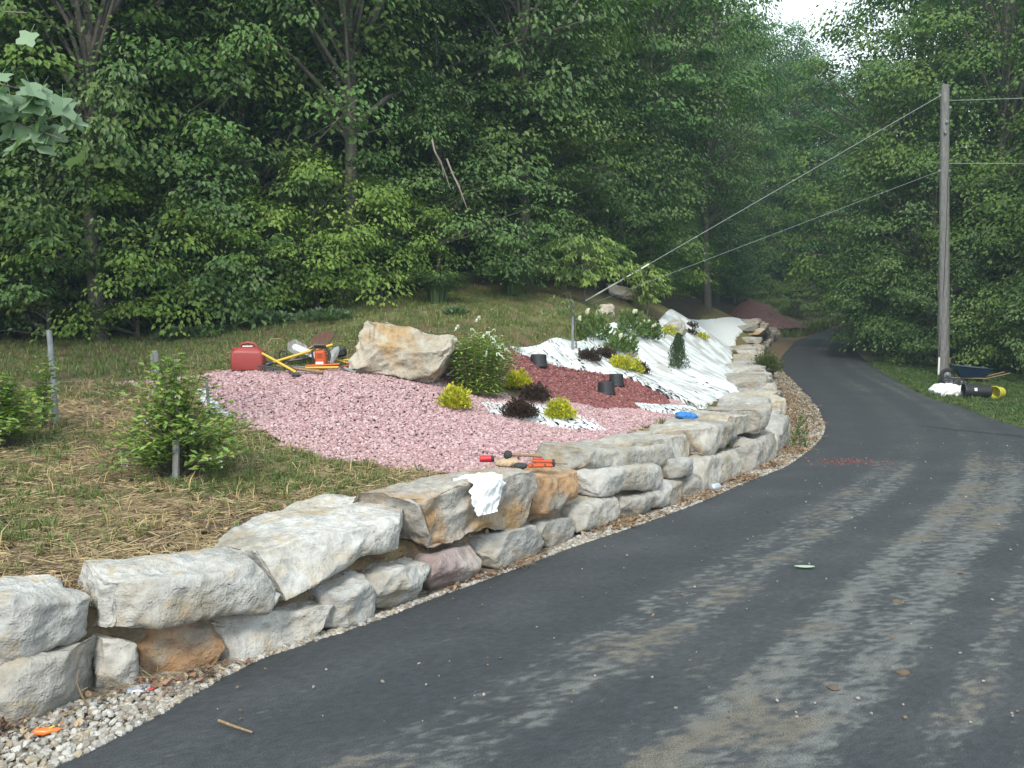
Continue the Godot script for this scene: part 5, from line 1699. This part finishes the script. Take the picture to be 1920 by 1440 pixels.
	for s in [0.0, 1.0]:
		rod(t, "arm", [V(-1.98, 9.85, 1.10 + s * 0.02), V(-1.78, 9.85 - s * 0.04, 1.13 - s * 0.05)], [0.011, 0.011], "yellow_paint")
		rod(t, "grip", [V(-1.78, 9.85 - s * 0.04, 1.13 - s * 0.05), V(-1.62, 9.84 - s * 0.08, 1.15 - s * 0.08)], [0.016, 0.017], "black_rubber")
	blade(t, "jaw", [[-0.02, 0.0], [-0.03, 0.08], [0.0, 0.12], [0.03, 0.07], [0.02, 0.0]], Transform3D(facing(Vector3(-1, -0.1, 0.1)), V(-1.97, 9.85, 1.11)), 0.008, 0.0, "steel")
	t = thing("hedge_shears", "long shears with yellow and orange handles lying low in the tool pile", "shears")
	for s in [0.0, 1.0]:
		rod(t, "handle", [V(-2.25, 9.62 + s * 0.02, 1.045 + s * 0.02), V(-1.88, 9.56 + s * 0.06, 1.055 + s * 0.03)], [0.012, 0.013], "yellow_paint" if s < 0.5 else "orange_plastic")
		blade(t, "blade", [[-0.012, 0.0], [-0.018, 0.05], [-0.004, 0.26], [0.006, 0.26], [0.016, 0.0]], Transform3D(facing(Vector3(-1, 0.05, -0.1 + 0.2 * s)), V(-2.25, 9.62 + s * 0.02, 1.045 + s * 0.012)), 0.004, 0.0, "steel")
	t = thing("pry_bar", "dark bar with a pale grey grip sticking out over the gravel", "bar")
	rod(t, "shaft", [V(-2.0, 9.72, 1.09), V(-1.82, 9.58, 1.045)], [0.012, 0.012], "dark_steel")
	rod(t, "grip", [V(-1.82, 9.58, 1.045), V(-1.68, 9.48, 1.0)], [0.017, 0.017], "galvanised")
	t = thing("red_rod", "red handle poking out of the tool pile beside the boulder", "handle")
	rod(t, "rod", [V(-1.86, 9.72, 1.055), V(-1.62, 9.70, 1.085)], [0.011, 0.011], "red_paint")
	t = thing("string_trimmer", "black string trimmer with a looped handle in the tool pile", "trimmer")
	rod(t, "shaft", [V(-2.72, 9.82, 1.08), V(-2.4, 9.9, 1.12), V(-1.95, 9.98, 1.2)], [0.014, 0.014, 0.014], "dark_steel")
	var loop := []
	for k in 13:
		var a := TAU * k / 12.0
		loop.append(V(-2.55 + 0.045 * cos(a), 9.84, 1.17 + 0.055 * sin(a)))
	rod(t, "loop_handle", loop, [0.009], "black_plastic")
	mb = MB.new()
	mb.lathe([[0.0, 0.0], [0.05, 0.0], [0.055, 0.02], [0.04, 0.05], [0.02, 0.065], [0.0, 0.065]], 16, V(-2.73, 9.82, 1.04))
	part("head", mb.mesh(true), M["black_plastic"], t)
	mb = MB.new()
	mb.chamfer(V(-1.93, 9.98, 1.2), Vector3(0.12, 0.10, 0.10), Basis(Vector3(0, 0, 1), 0.2), 0.02)
	part("motor", mb.mesh(), M["black_plastic"], t)
	t = thing("mattock", "mattock with a pale worn handle lying at the front of the tool pile", "mattock")
	rod(t, "handle", [V(-2.40, 9.52, 1.05), V(-2.02, 9.42, 1.01)], [0.014, 0.018], "tan_wood")
	mb = MB.new()
	mb.chamfer(V(-2.40, 9.53, 1.05), Vector3(0.05, 0.035, 0.20), Basis(Vector3.UP, 0.3), 0.01)
	part("head", mb.mesh(), M["rust"], t)
	var gl := single("lime_glove", rock(410, Vector3(0.05, 0.025, 0.035), 0.008, 0, 1.4, 2.6, 0.0), M["lime"], "crumpled lime green glove on top of the boulder", "glove", V(-1.48, 9.8, 1.475))
	gl.rotation.y = 0.4

func crumple(seed_: int, half: Vector3, cell: float, amount: float, col: Color) -> ArrayMesh:
	var base := rock(seed_, half, cell, 0, 0.25, 2.4, 0.0)
	var arr := base.surface_get_arrays(0)
	var mb := MB.new()
	mb.v = arr[Mesh.ARRAY_VERTEX]
	mb.i = arr[Mesh.ARRAY_INDEX]
	var s := Vector3(seed_, seed_ * 0.3, 0)
	for k in mb.v.size():
		var p := mb.v[k]
		var n := p.normalized()
		var f := absf(big.get_noise_3dv(p * 7.0 + s)) * 1.6 + absf(fine.get_noise_3dv(p * 3.0 + s)) * 0.7
		mb.v[k] = p - n * f * amount + n * amount * 0.5
	mb.paint(col)
	return mb.mesh(true)

func build_wall_items() -> void:
	# white plastic bag draped over the edge of a block
	var mb := MB.new()
	var nx := 26
	var ny := 34
	for a in nx:
		for b in ny:
			var u := a / (nx - 1.0) - 0.5
			var t := b / (ny - 1.0)
			var w := 0.24 * (0.55 + 0.65 * sin(PI * (0.12 + 0.8 * t))) * (1.0 + 0.25 * fine.get_noise_1d(t * 1.3 + 4.0))
			# from the flat top of the stone, over its edge and down the face
			var run := t * 0.38
			var y := 0.0 if run < 0.17 else -(run - 0.17) * 0.92
			var z := run if run < 0.17 else 0.17 + (run - 0.17) * 0.18
			var puff_ := 0.035 * cos(u * PI) * sin(PI * clampf(t, 0.05, 0.95)) + 0.022 * ridge.get_noise_2d(u * 1.6, t * 1.6)
			var x := u * w + 0.03 * sin(t * 5.0)
			mb.v.append(Vector3(x, y + puff_ * (1.0 if run < 0.17 else 0.35) + 0.012, z + puff_ * (0.0 if run < 0.17 else 0.9)))
	for a in nx - 1:
		for b in ny - 1:
			var k := a * ny + b
			mb.i.append_array([k, k + 1, k + ny + 1, k, k + ny + 1, k + ny])
	var bag := thing("plastic_bag", "crumpled white plastic bag draped over the edge of a wall block", "bag", V(-0.29, 5.45, 0.585), 0.85)
	part("bag", mb.mesh(true), M["white_plastic"], bag)
	mb = MB.new()
	mb.tube([Vector3(-0.07, 0.012, 0.05), Vector3(-0.13, 0.02, 0.03), Vector3(-0.155, 0.012, 0.06), Vector3(-0.12, 0.008, 0.09), Vector3(-0.075, 0.012, 0.08)], [0.018, 0.012, 0.012, 0.012, 0.02], 6)
	part("handle", mb.mesh(true), M["white_plastic"], bag)
	var y := 0.56
	# red torch
	var t := thing("red_flashlight", "stubby red flashlight lying on the wall next to the white bag", "flashlight", V(-0.19, 6.25, y + 0.005), 0.1)
	mb = MB.new()
	var lay := Basis(Vector3(0, 0, 1), -PI / 2)
	mb.lathe([[0.0, 0.0], [0.020, 0.0], [0.024, 0.006], [0.024, 0.07], [0.026, 0.075], [0.026, 0.082], [0.0, 0.082]], 16, Vector3(-0.04, 0.024, 0), lay)
	part("body", mb.mesh(true), M["red_paint"], t)
	mb = MB.new()
	mb.lathe([[0.0, 0.0], [0.023, 0.0], [0.023, 0.014], [0.018, 0.02], [0.0, 0.02]], 16, Vector3(0.042, 0.024, 0), lay)
	part("end_cap", mb.mesh(true), M["black_rubber"], t)
	# work gloves
	var g := single("work_gloves", crumple(420, Vector3(0.085, 0.03, 0.05), 0.009, 0.02, Color.WHITE), M["tan_leather"], "tan leather work gloves in a heap on the wall", "gloves", V(-0.03, 6.12, y + 0.02))
	g.rotation.y = 0.3
	g = single("glove_cuff", crumple(421, Vector3(0.05, 0.02, 0.035), 0.008, 0.014, Color.WHITE), M["black_rubber"], "black knitted cuff of a glove lying beside the tan gloves", "glove", V(0.06, 6.06, y + 0.01))
	# mallet
	t = thing("mallet", "rubber mallet with black head and pale wooden handle on the wall", "mallet", V(-0.03, 6.42, y + 0.03), -0.05)
	mb = MB.new()
	mb.lathe([[0.0, -0.045], [0.026, -0.045], [0.031, -0.03], [0.032, 0.0], [0.031, 0.03], [0.026, 0.045], [0.0, 0.045]], 18, Vector3.ZERO, Basis(Vector3(1, 0, 0), PI / 2))
	part("head", mb.mesh(true), M["black_rubber"], t)
	rod(t, "handle", [Vector3(0.02, 0.0, 0.0), Vector3(0.14, 0.0, 0.01), Vector3(0.25, -0.005, 0.015)], [0.010, 0.011, 0.013], "tan_wood")
	# orange tool
	t = thing("orange_tool", "orange plastic hand tool with dark red trim on the rust-coloured block", "hand tool", V(0.20, 6.25, y - 0.04), 0.12)
	mb = MB.new()
	mb.chamfer(Vector3(0, 0.022, 0.012), Vector3(0.18, 0.022, 0.05), Basis(), 0.008)
	mb.chamfer(Vector3(0.02, 0.05, -0.01), Vector3(0.16, 0.02, 0.04), Basis(Vector3(0, 0, 1), -0.04), 0.007)
	part("body", mb.mesh(), M["orange_plastic"], t)
	mb = MB.new()
	mb.chamfer(Vector3(-0.01, 0.064, -0.01), Vector3(0.08, 0.012, 0.03), Basis(), 0.005)
	part("trim", mb.mesh(), M["red_paint"], t)
	mb = MB.new()
	mb.lathe([[0.0, 0.0], [0.028, 0.0], [0.028, 0.016], [0.0, 0.016]], 14, Vector3(0.088, 0.036, 0.0), lay)
	part("end_cap", mb.mesh(true), M["black_rubber"], t)
	for q in [[-0.06, 0.035], [0.03, 0.036]]:
		mb = MB.new()
		mb.lathe([[0.0, 0.0], [0.007, 0.0], [0.006, 0.004], [0.0, 0.004]], 10, Vector3(q[0], q[1] - 0.004, 0.037), Basis(Vector3(1, 0, 0), PI / 2))
		part("screw", mb.mesh(true), M["dark_steel"], t)
	rod(t, "rod", [Vector3(0.10, 0.036, 0), Vector3(0.2, 0.028, 0.0)], [0.006, 0.005], "tan_wood")
	var c := single("blue_glove", crumple(430, Vector3(0.13, 0.04, 0.075), 0.011, 0.035, Color.WHITE), M["blue_cloth"], "crumpled bright blue glove on a wall block at the bend", "glove", V(1.78, 8.95, 0.585))
	c.rotation = Vector3(0, 0.3, -0.22)

func build_pole() -> void:
	var p := V(10.72, 21.9, 0.1)
	var pole := thing("utility_pole", "weathered wooden utility pole on the grass verge", "pole", p)
	var mb := MB.new()
	mb.tube([Vector3(0.01, -0.3, 0), Vector3(-0.08, 2.5, 0), Vector3(-0.17, 5.2, 0), Vector3(-0.23, 7.1, 0)], [0.135, 0.125, 0.108, 0.098], 18)
	part("pole", mb.mesh(true), M["old_wood"], pole)
	rod(pole, "conduit", [Vector3(-0.145, 0.0, 0.04), Vector3(-0.145, 0.5, 0.04)], [0.024, 0.024], "white_plastic")
	rod(pole, "ground_wire", [Vector3(-0.14, 0.5, 0.05), Vector3(-0.13, 2.6, 0.12), Vector3(-0.13, 4.8, 0.11), Vector3(-0.10, 5.0, 0.1)], [0.008, 0.008, 0.008, 0.008], "black_rubber", 5)
	mb = MB.new()
	mb.chamfer(Vector3(0.10, 0.42, 0.09), Vector3(0.07, 0.15, 0.012), Basis(Vector3.UP, 0.6), 0.003)
	part("tag", mb.mesh(), M["tan_wood"], pole)
	for b in [[6.85, -0.11, 0.0], [6.55, 0.11, 0.06], [6.2, 0.0, 0.11], [5.05, 0.12, 0.0], [5.05, -0.12, 0.0], [5.95, -0.03, 0.108]]:
		mb = MB.new()
		mb.lathe([[0.0, -0.04], [0.03, -0.04], [0.035, -0.01], [0.03, 0.03], [0.0, 0.04]], 10, Vector3(b[1] - 0.033 * b[0], b[0], b[2]))
		part("insulator", mb.mesh(true), M["galvanised"], pole)
	# strips of lighter split wood near the top
	for k in 5:
		mb = MB.new()
		mb.chamfer(Vector3(-0.25 + 0.028 * k, 5.95 + 0.12 * sin(k * 2.1), 0.096 - 0.012 * absf(k - 2)), Vector3(0.022, 0.7 + 0.2 * sin(k * 3.0), 0.012), Basis(Vector3(0, 0, 1), 0.02 * (k - 2)), 0.004)
		part("splinter", mb.mesh(), M["grey_board"], pole)
	var top := p + Vector3(-0.33, 6.85, 0)
	var low := p + Vector3(-0.28, 5.05, 0)
	var a1 := V(1.62, 18.6, 1.98)
	var a2 := V(2.0, 18.8, 2.0)
	var guy := thing("guy_wire", "pale guy wire slanting from the pole top down to the bank, with a light guard", "wire")
	var foot1 := a1.lerp(top, -0.06)
	rod(guy, "cable", [top, foot1], [0.0065, 0.0065], "cable", 6)
	rod(guy, "guard", [a1.lerp(top, -0.01), a1.lerp(top, 0.15)], [0.016, 0.016], "cable_guard", 8)
	guy = thing("guy_wire", "thin dark guy wire slanting from mid-pole down to the bank", "wire")
	rod(guy, "cable", [low, a2.lerp(low, -0.08)], [0.004, 0.004], "cable", 6)
	for s in [[6.55, 0.0, "pale service cable running from the pole top out over the verge trees"], [5.05, 0.0, "lower service cable running from mid-pole out over the verge trees"]]:
		var w := thing("service_cable", s[2], "cable")
		var from := p + Vector3(-0.11, s[0] + 0.18, 0)
		rod(w, "cable", [from, from + Vector3(3.0, -0.35, 2.0), from + Vector3(7.0, -0.15, 5.0), from + Vector3(11.0, 0.4, 8.0)], [0.008, 0.008, 0.008, 0.008], "cable", 6)

func build_roadside() -> void:
	# wheelbarrow lying behind the pole
	var w := thing("wheelbarrow", "dark blue wheelbarrow resting in the grass behind the pole", "wheelbarrow", V(10.6, 20.3, road_height(20.3)), -0.25)
	w.scale = Vector3.ONE * 0.85
	var mb := MB.new()
	var lowr := [Vector3(-0.30, 0.14, -0.16), Vector3(0.26, 0.14, -0.20), Vector3(0.26, 0.14, 0.20), Vector3(-0.30, 0.14, 0.16)]
	var top := [Vector3(-0.52, 0.46, -0.28), Vector3(0.42, 0.38, -0.34), Vector3(0.42, 0.38, 0.34), Vector3(-0.52, 0.46, 0.28)]
	for k in 4:
		var q := (k + 1) % 4
		var out: Vector3 = (lowr[k] + lowr[q] + top[k] + top[q]) * Vector3(1, 0, 1)
		mb.quad(lowr[k], lowr[q], top[q], top[k], out)
		mb.quad(lowr[k] * Vector3(0.96, 1, 0.96) + Vector3(0, 0.01, 0), lowr[q] * Vector3(0.96, 1, 0.96) + Vector3(0, 0.01, 0), top[q] * Vector3(0.97, 1, 0.97), top[k] * Vector3(0.97, 1, 0.97), -out)
	mb.quad(lowr[0], lowr[1], lowr[2], lowr[3], Vector3.DOWN)
	part("tray", mb.mesh(), M["blue_plastic"], w)
	rod(w, "rim", [top[0], top[1], top[2], top[3], top[0]], [0.014], "blue_plastic", 6)
	for s in [-1.0, 1.0]:
		rod(w, "handle", [Vector3(-0.55, 0.12, 0.06 * s), Vector3(0.3, 0.12, 0.22 * s), Vector3(0.85, 0.28, 0.28 * s)], [0.018, 0.018, 0.016], "tan_wood")
		rod(w, "leg", [Vector3(0.2, 0.12, 0.2 * s), Vector3(0.26, 0.0, 0.22 * s), Vector3(0.12, 0.0, 0.2 * s)], [0.012, 0.012, 0.012], "dark_steel")
	mb = MB.new()
	mb.lathe([[0.10, -0.035], [0.165, -0.04], [0.19, -0.02], [0.19, 0.02], [0.165, 0.04], [0.10, 0.035], [0.10, -0.035]], 20, Vector3(-0.62, 0.19, 0), Basis(Vector3(1, 0, 0), PI / 2))
	var wheel := part("wheel", mb.mesh(true), M["black_rubber"], w)
	mb = MB.new()
	mb.lathe([[0.0, -0.05], [0.04, -0.05], [0.045, -0.02], [0.10, -0.012], [0.10, 0.012], [0.045, 0.02], [0.04, 0.05], [0.0, 0.05]], 16, Vector3(-0.62, 0.19, 0), Basis(Vector3(1, 0, 0), PI / 2))
	part("rim", mb.mesh(true), M["galvanised"], wheel)
	# bags, bins and cans heaped on the grass
	var g := road_height(17.0)
	var b := single("white_sack", crumple(440, Vector3(0.34, 0.13, 0.22), 0.03, 0.09, Color.WHITE), M["white_plastic"], "crumpled empty white sacks heaped on the verge, front of the pile", "sack", V(8.62, 17.4, g + 0.09))
	b = single("white_sack", crumple(441, Vector3(0.24, 0.11, 0.18), 0.03, 0.07, Color.WHITE), M["white_plastic"], "crumpled white sack beside the open black bin on the verge", "sack", V(8.9, 17.3, g + 0.09))
	var s := thing("black_bag", "stuffed black bag with a white label on the verge", "bag", V(9.0, 17.95, g))
	part("bag", crumple(442, Vector3(0.30, 0.17, 0.2), 0.03, 0.06, Color.WHITE), M["black_plastic"], s, Vector3(0, 0.14, 0))
	mb = MB.new()
	mb.chamfer(Vector3(0.04, 0.235, 0.14), Vector3(0.13, 0.07, 0.008), Basis(Vector3(1, 0, 0), -0.75) * Basis(Vector3(0, 0, 1), 0.2), 0.002)
	part("label", mb.mesh(), M["white_print"], s)
	var bin := thing("black_bin", "black plastic bin lying on its side on the verge", "bin", V(8.86, 16.85, g + 0.14), -0.12)
	mb = MB.new()
	mb.lathe([[0.0, 0.46], [0.105, 0.46], [0.115, 0.44], [0.135, 0.0], [0.15, 0.0], [0.15, -0.03], [0.128, -0.03], [0.10, 0.42], [0.0, 0.42]], 22, Vector3(-0.18, 0.0, 0), Basis(Vector3(0, 0, 1), -PI / 2))
	part("body", mb.mesh(true), M["black_plastic"], bin)
	mb = MB.new()
	mb.chamfer(Vector3(-0.03, 0.04, 0.125), Vector3(0.05, 0.06, 0.006), Basis(Vector3(1, 0, 0), -0.3), 0.002)
	part("label", mb.mesh(), M["white_print"], bin)
	var y1 := thing("yellow_bucket", "yellow bucket on its side at the end of the black bin", "bucket", V(9.24, 16.75, g + 0.12), 0.5)
	mb = MB.new()
	mb.lathe([[0.0, 0.20], [0.09, 0.20], [0.10, 0.18], [0.12, 0.0], [0.128, 0.0], [0.128, -0.02], [0.112, -0.02], [0.088, 0.17], [0.0, 0.17]], 20, Vector3(-0.08, 0, 0), Basis(Vector3(0, 0, 1), -PI / 2))
	part("body", mb.mesh(true), M["yellow_plastic"], y1)
	b = single("yellow_sack", crumple(443, Vector3(0.22, 0.09, 0.15), 0.025, 0.05, Color.WHITE), M["yellow_plastic"], "yellow and white crumpled sack behind the black bin", "sack", V(9.12, 17.3, g + 0.12))
	# mound of dark red mulch at the end of the wall
	mb = MB.new()
	var rings := 44
	var seg := 90
	for k in rings + 1:
		var t := float(k) / rings
		for q in seg:
			var a := TAU * q / seg
			var wide := 1.0 + 0.12 * sin(a * 2.0 + 0.6) + 0.06 * sin(a * 5.0)
			var rr := 1.95 * t * wide
			var pt := Vector3(cos(a) * rr * 1.08, 0, sin(a) * rr * 0.9)
			var peak := Vector3(-0.25, 0, 0)
			var y := 1.36 * pow(1.0 - t, 1.12) + 0.10 * exp(-pow((pt - Vector3(0.7, 0, 0.2)).length() / 0.5, 2.0)) - 0.12
			pt += peak * (1.0 - t)
			pt.y = y + 0.03 * fine.get_noise_2d(pt.x * 2.0, pt.z * 2.0) + 0.05 * big.get_noise_2d(pt.x * 2.0, pt.z * 2.0)
			mb.v.append(pt)
			mb.c.append(Color(0.115, 0.056, 0.054) * (1.0 + 0.5 * fine.get_noise_2d(pt.x * 4.0, pt.z * 4.0)))
	for k in rings:
		for q in seg:
			var a := k * seg + q
			var c := k * seg + (q + 1) % seg
			mb.i.append_array([a, c, c + seg, a, c + seg, a + seg])
	single("mulch_pile", mb.mesh(true), M["pebble"], "big mound of dark red mulch where the wall ends by the driveway", "mulch pile", V(11.0, 40.3, 1.22))

func build_litter() -> void:
	var w := single("foil_wrapper", crumple(450, Vector3(0.055, 0.012, 0.035), 0.006, 0.012, Color.WHITE), M["foil"], "silver and blue crumpled snack wrapper on the gravel at the wall foot", "wrapper", V(-1.58, 3.64, 0.025))
	w.rotation.y = 0.3
	var mb := MB.new()
	mb.chamfer(Vector3(0.045, 0.002, 0.02), Vector3(0.03, 0.006, 0.014), Basis(Vector3(0, 0, 1), 0.2), 0.002)
	part("red_print", mb.mesh(), M["red_paint"], w)
	w = single("orange_wrapper", crumple(451, Vector3(0.058, 0.011, 0.016), 0.005, 0.008, Color.WHITE), M["foil_orange"], "orange candy wrapper on the gravel at the wall foot", "wrapper", V(-1.78, 3.27, 0.02))
	w.rotation.y = 0.25
	mb = MB.new()
	mb.chamfer(Vector3(0.012, 0.011, 0.0), Vector3(0.035, 0.006, 0.012), Basis(Vector3(0, 0, 1), 0.4), 0.002)
	part("yellow_print", mb.mesh(), M["yellow_paint"], w)
	var can := thing("drink_can", "silver drink can lying in the leaves at the wall foot on the bend", "can", V(1.86, 8.0, 0.045), 0.7)
	mb = MB.new()
	mb.lathe([[0.0, -0.058], [0.025, -0.06], [0.033, -0.05], [0.033, 0.045], [0.026, 0.058], [0.0, 0.056]], 16, Vector3.ZERO, Basis(Vector3(0, 0, 1), PI / 2))
	part("body", mb.mesh(true), M["foil"], can)
	# a pale leaf and a twig on the asphalt
	mb = MB.new()
	for k in 9:
		var t := k / 8.0
		var half := 0.026 * sin(PI * (0.06 + 0.88 * t))
		var y := 0.006 + 0.012 * pow(t - 0.4, 2.0)
		mb.v.append(Vector3(t * 0.115 - 0.055, y + 0.006, -half))
		mb.v.append(Vector3(t * 0.115 - 0.055, y, 0))
		mb.v.append(Vector3(t * 0.115 - 0.055, y + 0.006, half))
		mb.c.append_array([Color(0.38, 0.50, 0.36), Color(0.42, 0.54, 0.40), Color(0.38, 0.50, 0.36)])
	for k in 8:
		var a := k * 3
		mb.i.append_array([a, a + 3, a + 4, a, a + 4, a + 1, a + 1, a + 4, a + 5, a + 1, a + 5, a + 2])
	var lf := single("fallen_leaf", mb.mesh(), M["leaf"], "pale green leaf lying alone on the asphalt", "leaf", V(1.82, 5.4, 0.038))
	lf.rotation.y = -0.15
	lf.scale = Vector3.ONE * 1.05
	mb = MB.new()
	mb.tube([Vector3(-0.075, 0.006, -0.05), Vector3(-0.03, 0.007, -0.02), Vector3(0.02, 0.006, 0.01), Vector3(0.085, 0.008, 0.05)], [0.006, 0.006, 0.005, 0.004], 7)
	single("twig", mb.mesh(true), M["tan_wood"], "short bare twig lying on the asphalt near the wall", "twig", V(-1.06, 3.26, 0.036))
	mb = MB.new()
	mb.tube([Vector3(0, 0, 0), Vector3(-0.02, 0.06, 0.01), Vector3(-0.035, 0.12, 0.02), Vector3(-0.03, 0.17, 0.01)], [0.004, 0.004, 0.003, 0.002], 6)
	mb.tube([Vector3(-0.025, 0.08, 0.01), Vector3(0.01, 0.10, 0.02)], [0.003, 0.002], 5)
	single("dry_stalk", mb.mesh(true), M["tan_wood"], "dry pale stalk standing against the lowest wall block", "stalk", V(-1.72, 3.48, 0.01))
